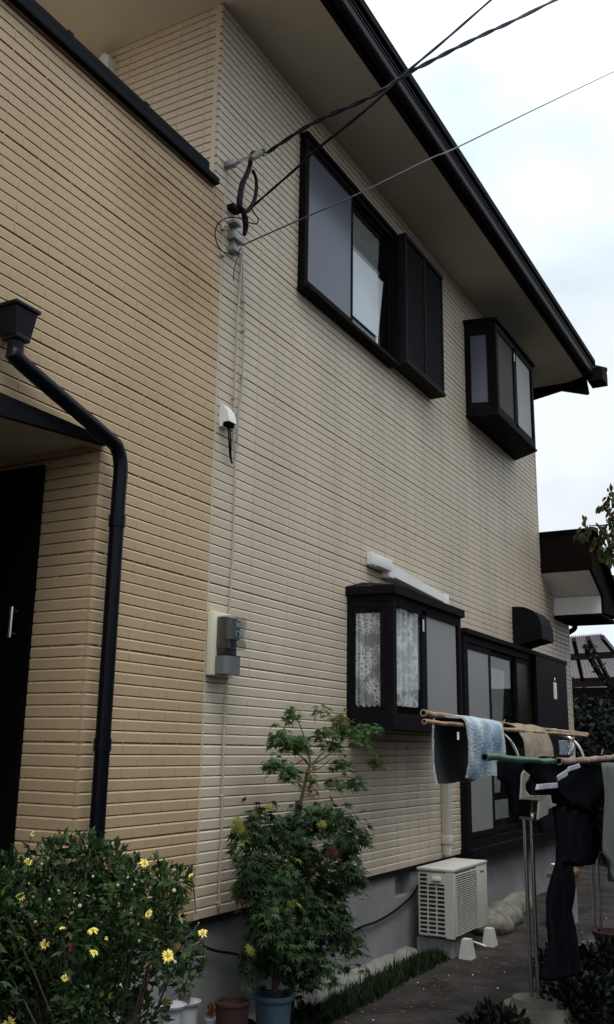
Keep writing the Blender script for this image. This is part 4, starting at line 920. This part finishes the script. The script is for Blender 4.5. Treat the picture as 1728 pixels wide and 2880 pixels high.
garment('trousers', [(1500, 2140), (1700, 2148), (1688, 2300), (1678, 2430), (1610, 2440), (1606, 2560), (1622, 2680), (1626, 2745), (1540, 2760), (1552, 2640), (1562, 2500), (1568, 2420), (1570, 2260), (1520, 2215), (1505, 2180)], -1.55, .03, 'clothd', 'long black trousers hanging from the green pole', 'trousers', .02)
garment('shirt', [(1400, 2140), (1500, 2142), (1500, 2240), (1496, 2300), (1440, 2290), (1425, 2200), (1398, 2190)], -1.46, .01, 'clothd', 'small black cloth hanging beside the laundry stand', 'clothing', .01)
for i, (q, lb) in enumerate((([(1513, 2206), (1569, 2201), (1570, 2216), (1510, 2222)], 'lowest pale strip of waistband on the black trousers'), ([(1568, 2184), (1598, 2162), (1598, 2180), (1571, 2198)], 'middle pale strip of waistband on the black trousers'), ([(1600, 2158), (1630, 2147), (1635, 2158), (1600, 2171)], 'highest pale strip of waistband on the black trousers'))):
    garment('waistband', q, -1.63, .006, 'clothw', lb, 'waistband', .003)
garment('vest', [(1480, 2167), (1492, 2180), (1490, 2192), (1482, 2205), (1483, 2222), (1492, 2237), (1530, 2237), (1548, 2236), (1553, 2258), (1568, 2262), (1567, 2267), (1542, 2274), (1541, 2290), (1530, 2298), (1508, 2307), (1516, 2252), (1462, 2249), (1466, 2210), (1470, 2180)], -1.66, .008, 'cloth', 'beige vest hanging in front of the laundry stand post', 'vest', .006)
garment('towel', [(1464, 2180), (1466, 2240), (1444, 2226), (1452, 2196)], -1.36, .006, 'cloth', 'small beige towel behind the laundry stand post', 'towel', .004)
garment('grey_cloth', [(1692, 2145), (1800, 2145), (1800, 2490), (1725, 2480), (1700, 2400), (1696, 2280)], -1.66, .012, 'clothg', 'grey sheet hanging at the right edge of the frame', 'sheet', .02)
garment('blue_cloth', [(1574, 2082), (1596, 2082), (1606, 2100), (1616, 2092), (1612, 2124), (1576, 2124)], -1.12, .006, 'clothb', 'small blue dotted cloth hanging between the pole tips', 'cloth', .004)
mb = MB(); c = at(1604, 2110, 'y', -1.2)
for s in (-1, 1): mb.tube(smoothpath([at(1604+s*10, 2090, 'y', -1.25), at(1604+s*7, 2104, 'y', -1.25), at(1604, 2112, 'y', -1.25), at(1604-s*5, 2122, 'y', -1.25)], 4), .003, 5)
tag(mb.build('clothes_peg', M['white']), 'white wire clothes peg gripping the small blue cloth', 'peg')
for i, (a, b, c2, d2, y, lb) in enumerate(((1414, 2040, 1420, 2024, -1.22, 'thin twig stub on the bamboo pole between the two mats'), (1692, 2122, 1696, 2108, -1.56, 'twig stub standing on the peeling wooden pole'))):
    mb = MB(); mb.tube([at(a, b, 'y', y), at(c2, d2, 'y', y)], .004, 5); tag(mb.build('twig', M['bark']), lb, 'twig')

# step bench with basin near the garden door
st = thing('garden_step', (9.6, -.75, GZ), 'wooden step with a pale front below the garden door', 'step')
q0, q1 = at(1505, 2400, 'y', -.75), at(1575, 2400, 'y', -.75)
mb = MB(); mb.box(9.05, 9.5, -.80, -.60, .50, .54, b=.005); mb.box(9.06, 9.5, -.785, -.765, .42, .498); mb.build('tread', M['wood'], st)
mb = MB(); mb.box(9.10, 9.48, -.76, -.63, GZ, .418); mb.build('base', M['conc'], st)
t = Vector((9.27, -.70, 0))
mb = MB(); mb.lathe([(0, 0), (.07, 0), (.10, .05), (.11, .05), (.11, .058), (.095, .058), (.065, .01), (0, .01)], (t.x, t.y, .542), 28)
tag(mb.build('wash_basin', M['white'], smooth=True), 'white basin on the wooden step, half hidden by the trousers', 'basin')

# ------------------------------------------------------------------ carport beyond the house
cp = thing('carport', (16, 0, 0), 'open carport with corrugated translucent roof beyond the far corner', 'carport')
A_, B_, C_, D_ = at(1575, 1792, 'x', 15.0), at(1694, 1783, 'x', 15.0), at(1860, 1985, 'x', 21.0), at(1560, 1990, 'x', 21.0)
mb = MB(); n = 110; vs = []
for j in range(7):
    v = j/6
    for i in range(n+1):
        u = i/n; p = A_.lerp(D_, v).lerp(B_.lerp(C_, v), u); p = p+Vector((0, 0, .018*math.sin(u*n*2*math.pi/5))); vs.append(p)
mb.add(vs, [(j*(n+1)+i, j*(n+1)+i+1, (j+1)*(n+1)+i+1, (j+1)*(n+1)+i) for j in range(6) for i in range(n)])
cm = mat('corrugated_plastic', (.30, .27, .27), .5, var=.15); tmt = cm.node_tree; _tr = tmt.nodes.new('ShaderNodeBsdfTranslucent'); _tr.inputs['Color'].default_value = (.26, .235, .24, 1); _mx = tmt.nodes.new('ShaderNodeMixShader'); _mx.inputs[0].default_value = .55
tmt.links.new(tmt.nodes['Principled BSDF'].outputs[0], _mx.inputs[1]); tmt.links.new(_tr.outputs[0], _mx.inputs[2]); tmt.links.new(_mx.outputs[0], tmt.nodes['Material Output'].inputs['Surface'])
mb.build('roof', cm, cp, smooth=True, fixn=False)
def edge_pt(u, v, dz=-.06): return A_.lerp(D_, v).lerp(B_.lerp(C_, v), u)+Vector((0, 0, dz))
def beam(mb, p, q, w_, h):
    d = (q-p).normalized(); s = d.cross(Vector((0, 0, 1))).normalized()*w_; t_ = Vector((0, 0, h))
    mb.add([p-s-t_, p+s-t_, p+s+t_, p-s+t_, q-s-t_, q+s-t_, q+s+t_, q-s+t_], [(0, 1, 2, 3), (7, 6, 5, 4), (0, 4, 5, 1), (1, 5, 6, 2), (2, 6, 7, 3), (3, 7, 4, 0)])
mb = MB()
for v, h in ((.16, .05), (.50, .08), (.80, .06)): beam(mb, edge_pt(-.05, v, -.10), edge_pt(1.0, v, -.10), .04, h)
for u in (.33, .66, 1.0): beam(mb, edge_pt(u, 0, -.05), edge_pt(u, 1, -.05), .03, .03)
mb.build('beams', M['steelpaint'], cp)
p = at(1604, 1900, 'x', 18.0); p2 = at(1700, 1935, 'x', 20.0)
for q in (p, p2):
    mb = MB(); mb.box(q.x-.05, q.x+.05, q.y-.05, q.y+.05, 0, q.z+.1); mb.build('post', M['steelpaint'], cp)
mb = MB(); a = at(1640, 1800, 'x', 15.5); 
mb.tube(smoothpath([at(1652, 1812, 'x', 14.8), at(1655, 1840, 'x', 14.8), at(1672, 1870, 'x', 14.8), at(1690, 1900, 'x', 14.8), at(1718, 1930, 'x', 14.8), at(1760, 1960, 'x', 14.8)], 5), .045, 7)
for (a, b) in ((1655, 1822), (1668, 1852), (1700, 1905), (1684, 1880), (1720, 1940), (1712, 1952)):
    for k in range(9): long_leaf(mb, at(a, b, 'x', 14.7)+rnd(.04), rnd(1)+Vector((0, 0, -.5)), rnd(1), .08, .02, 1)
tag(mb.build('leaning_branch', [M['fasc'], LG5], fixn=False), 'dark leafy branch hanging across the carport roof', 'branch')

# ------------------------------------------------------------------ background vegetation
def hedge(name, x0, x1, y0, y1, z0, z1, n, ls, mats, ws, label, cat='hedge'):
    mb = MB()
    for i in range(n):
        p = Vector((random.uniform(x0, x1), random.uniform(y0, y1), random.uniform(z0, z1)))
        k = mnoise.noise(p*1.1); p.z += .25*k
        if mnoise.noise(p*2.3) < -.32: continue
        long_leaf(mb, p, rnd(1)+Vector((0, 0, -.3)), rnd(1), ls*random.uniform(.7, 1.3), ls*.28, pick(ws))
    return tag(mb.build(name, mats, fixn=False), label, cat)
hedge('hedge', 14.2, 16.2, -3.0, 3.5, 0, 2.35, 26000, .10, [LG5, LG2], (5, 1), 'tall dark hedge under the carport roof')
mb = MB(); mb.box(17.9, 18.1, -9, 12, 0, 2.75); tag(mb.build('backing_wall', mat('dark_block', (.008, .009, .007), .9, var=.3)), 'dark backing wall closing the view under the carport', 'wall')  # dark backing raised to hide sky gaps under the carport
random.seed(5)
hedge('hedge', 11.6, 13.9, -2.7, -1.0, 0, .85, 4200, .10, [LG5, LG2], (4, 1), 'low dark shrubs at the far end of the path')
# garden tree whose drooping branches enter on the right
tr = thing('garden_tree', (11.0, -3.3, GZ), 'tree with drooping olive and brown leaves entering at the right edge', 'tree')
mb = MB(); crown = []
tk = [(11.0, -3.3, 0), (11.1, -3.2, 1.6), (11.0, -2.9, 3.0), (10.9, -2.5, 4.2), (11.0, -2.3, 5.2)]
mb.tube(smoothpath(tk, 5), .1, 9, radii=[.13-.09*i/20 for i in range(21)])
def br(pts, r): 
    ps = smoothpath(pts, 5); mb.tube(ps, r, 6, radii=[r*(1-.85*i/(len(ps)-1)) for i in range(len(ps))]); return ps
ends = []
for (a, b) in ((1724, 1385), (1726, 1450), (1722, 1490), (1725, 1535), (1727, 1560), (1712, 1395), (1722, 1370), (1700, 1425), (1725, 1440), (1718, 1460), (1648, 1465), (1652, 1480), (1632, 1498), (1690, 1480), (1695, 1500), (1715, 1500), (1676, 1515), (1680, 1535), (1704, 1520), (1700, 1545), (1722, 1540), (1705, 1560), (1720, 1570), (1726, 1480), (1640, 1506), (1725, 1410), (1730, 1520)):
    ends.append((at(a, b, 'x', 9.6), 9))
for i in range(46):
    a = random.uniform(1760, 2300); b = random.uniform(1380, 1600); ends.append((at(a, b, 'x', 9.6)+Vector((random.uniform(-.6, 1.2), 0, 0)), 26))
hub = Vector((10.9, -2.5, 4.1))
br([hub, at(1790, 1450, 'x', 9.9), at(1715, 1475, 'x', 9.6), at(1655, 1478, 'x', 9.6)], .022); br([hub, at(1800, 1400, 'x', 9.9), at(1720, 1395, 'x', 9.6)], .02); br([hub, at(1790, 1520, 'x', 9.9), at(1705, 1540, 'x', 9.6)], .018)
for e, n in ends[27::2]: br([hub, hub.lerp(e, .5)+Vector((0, 0, .15)), e], .02)
mb.build('trunk', M['twig'], tr, smooth=True)
mb = MB()
for e, n in ends:
    for k in range(n):
        sd_ = .026 if n < 10 else .11
        long_leaf(mb, e+rnd(sd_), Vector((random.gauss(0, .5), random.gauss(0, .5), -1)), rnd(1), random.uniform(.06, .11), .018, pick((4, 1)))
mb.build('crown', [LGT1, LGT2], tr, fixn=False)
# dark plants at lower right
def clump(px, py, X, r, n, label, ls=.07, mats=None, zz=None):
    c = at(px, py, 'z', GZ) if X is None else at(px, py, 'x', X); mb = MB()
    for i in range(n):
        v = rnd(1).normalized()*r*random.random()**.5; v.z = abs(v.z)*.8
        long_leaf(mb, c+v, v.normalized()+Vector((0, 0, .3))+rnd(.4), rnd(1)+Vector((0, 0, 1)), ls*random.uniform(.6, 1.2), ls*.18, pick((4, 2)))
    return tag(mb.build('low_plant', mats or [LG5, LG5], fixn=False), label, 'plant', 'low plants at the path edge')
clump(1400, 2925, None, .18, 500, 'low dark plant at the bottom edge between path and stand base')
clump(1650, 2860, None, .30, 1100, 'wide dark plant right of the stand base at the bottom corner')
clump(1600, 2740, None, .24, 800, 'dark plant behind the stand base below the trousers')
clump(1740, 2760, None, .3, 900, 'dark plant at the right edge beyond the bottom corner')
clump(860, 2880, None, .12, 260, 'small plant with purple specks right of the blue pot', .05)
tp = at(1700, 2720, 'z', GZ)
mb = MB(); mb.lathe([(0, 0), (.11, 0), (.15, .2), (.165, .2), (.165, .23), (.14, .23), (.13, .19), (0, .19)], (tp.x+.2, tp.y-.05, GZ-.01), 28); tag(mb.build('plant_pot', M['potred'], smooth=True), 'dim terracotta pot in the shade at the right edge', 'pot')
nh = thing('shade_house', (12, -8, 0), 'plain two storey house added unseen on the right to shade the far wall', 'house')  # unseen house added to cut low sky light on the far wall
mb = MB(); mb.box(6.5, 20, -12, -7.2, 0, 5.6); mb.build('wall', mat('shade_house_wall', (.14, .13, .12), .8, var=.1), nh)
mb = MB(); mb.prism([(-12.6, 5.5), (-6.6, 5.5), (-6.6, 5.65), (-9.6, 7.3), (-12.6, 5.65)], 'x', 6, 20.5); mb.build('roof', M['tile'], nh)
for i in range(4):
    for z in (1.0, 3.7):
        mb = MB(); mb.box(7.6+i*3.1, 9.2+i*3.1, -7.24, -7.15, z, z+1.2); mb.build('window', M['dglass'], nh)
# unseen hedge and wall added right and behind, darkening ground and lower facade
hedge('hedge', -5, 13, -5.6, -4.8, 0, 2.8, 14000, .17, [LG2, LG1], (3, 1), 'long unseen hedge added outside the frame to darken the ground and lower wall')
mb = MB(); mb.box(-6, 14, -5.9, -5.75, 0, 2.4); tag(mb.build('backing_wall', mat('shade_wall', (.16, .155, .15), .9, var=.2)), 'unseen block wall added behind the long hedge to hold back low light', 'wall')

# ------------------------------------------------------------------ origins at the base of every top-level mesh
for o in list(C.objects):
    if o.type == 'MESH' and o.parent is None and o.location.length < 1e-6 and o.get('kind') != 'structure':
        vs = o.data.vertices
        if not len(vs): continue
        xs_ = [v.co.x for v in vs]; ys_ = [v.co.y for v in vs]; zs_ = [v.co.z for v in vs]
        c = Vector(((min(xs_)+max(xs_))/2, (min(ys_)+max(ys_))/2, min(zs_)))
        o.data.transform(Matrix.Translation(-c)); o.location = c
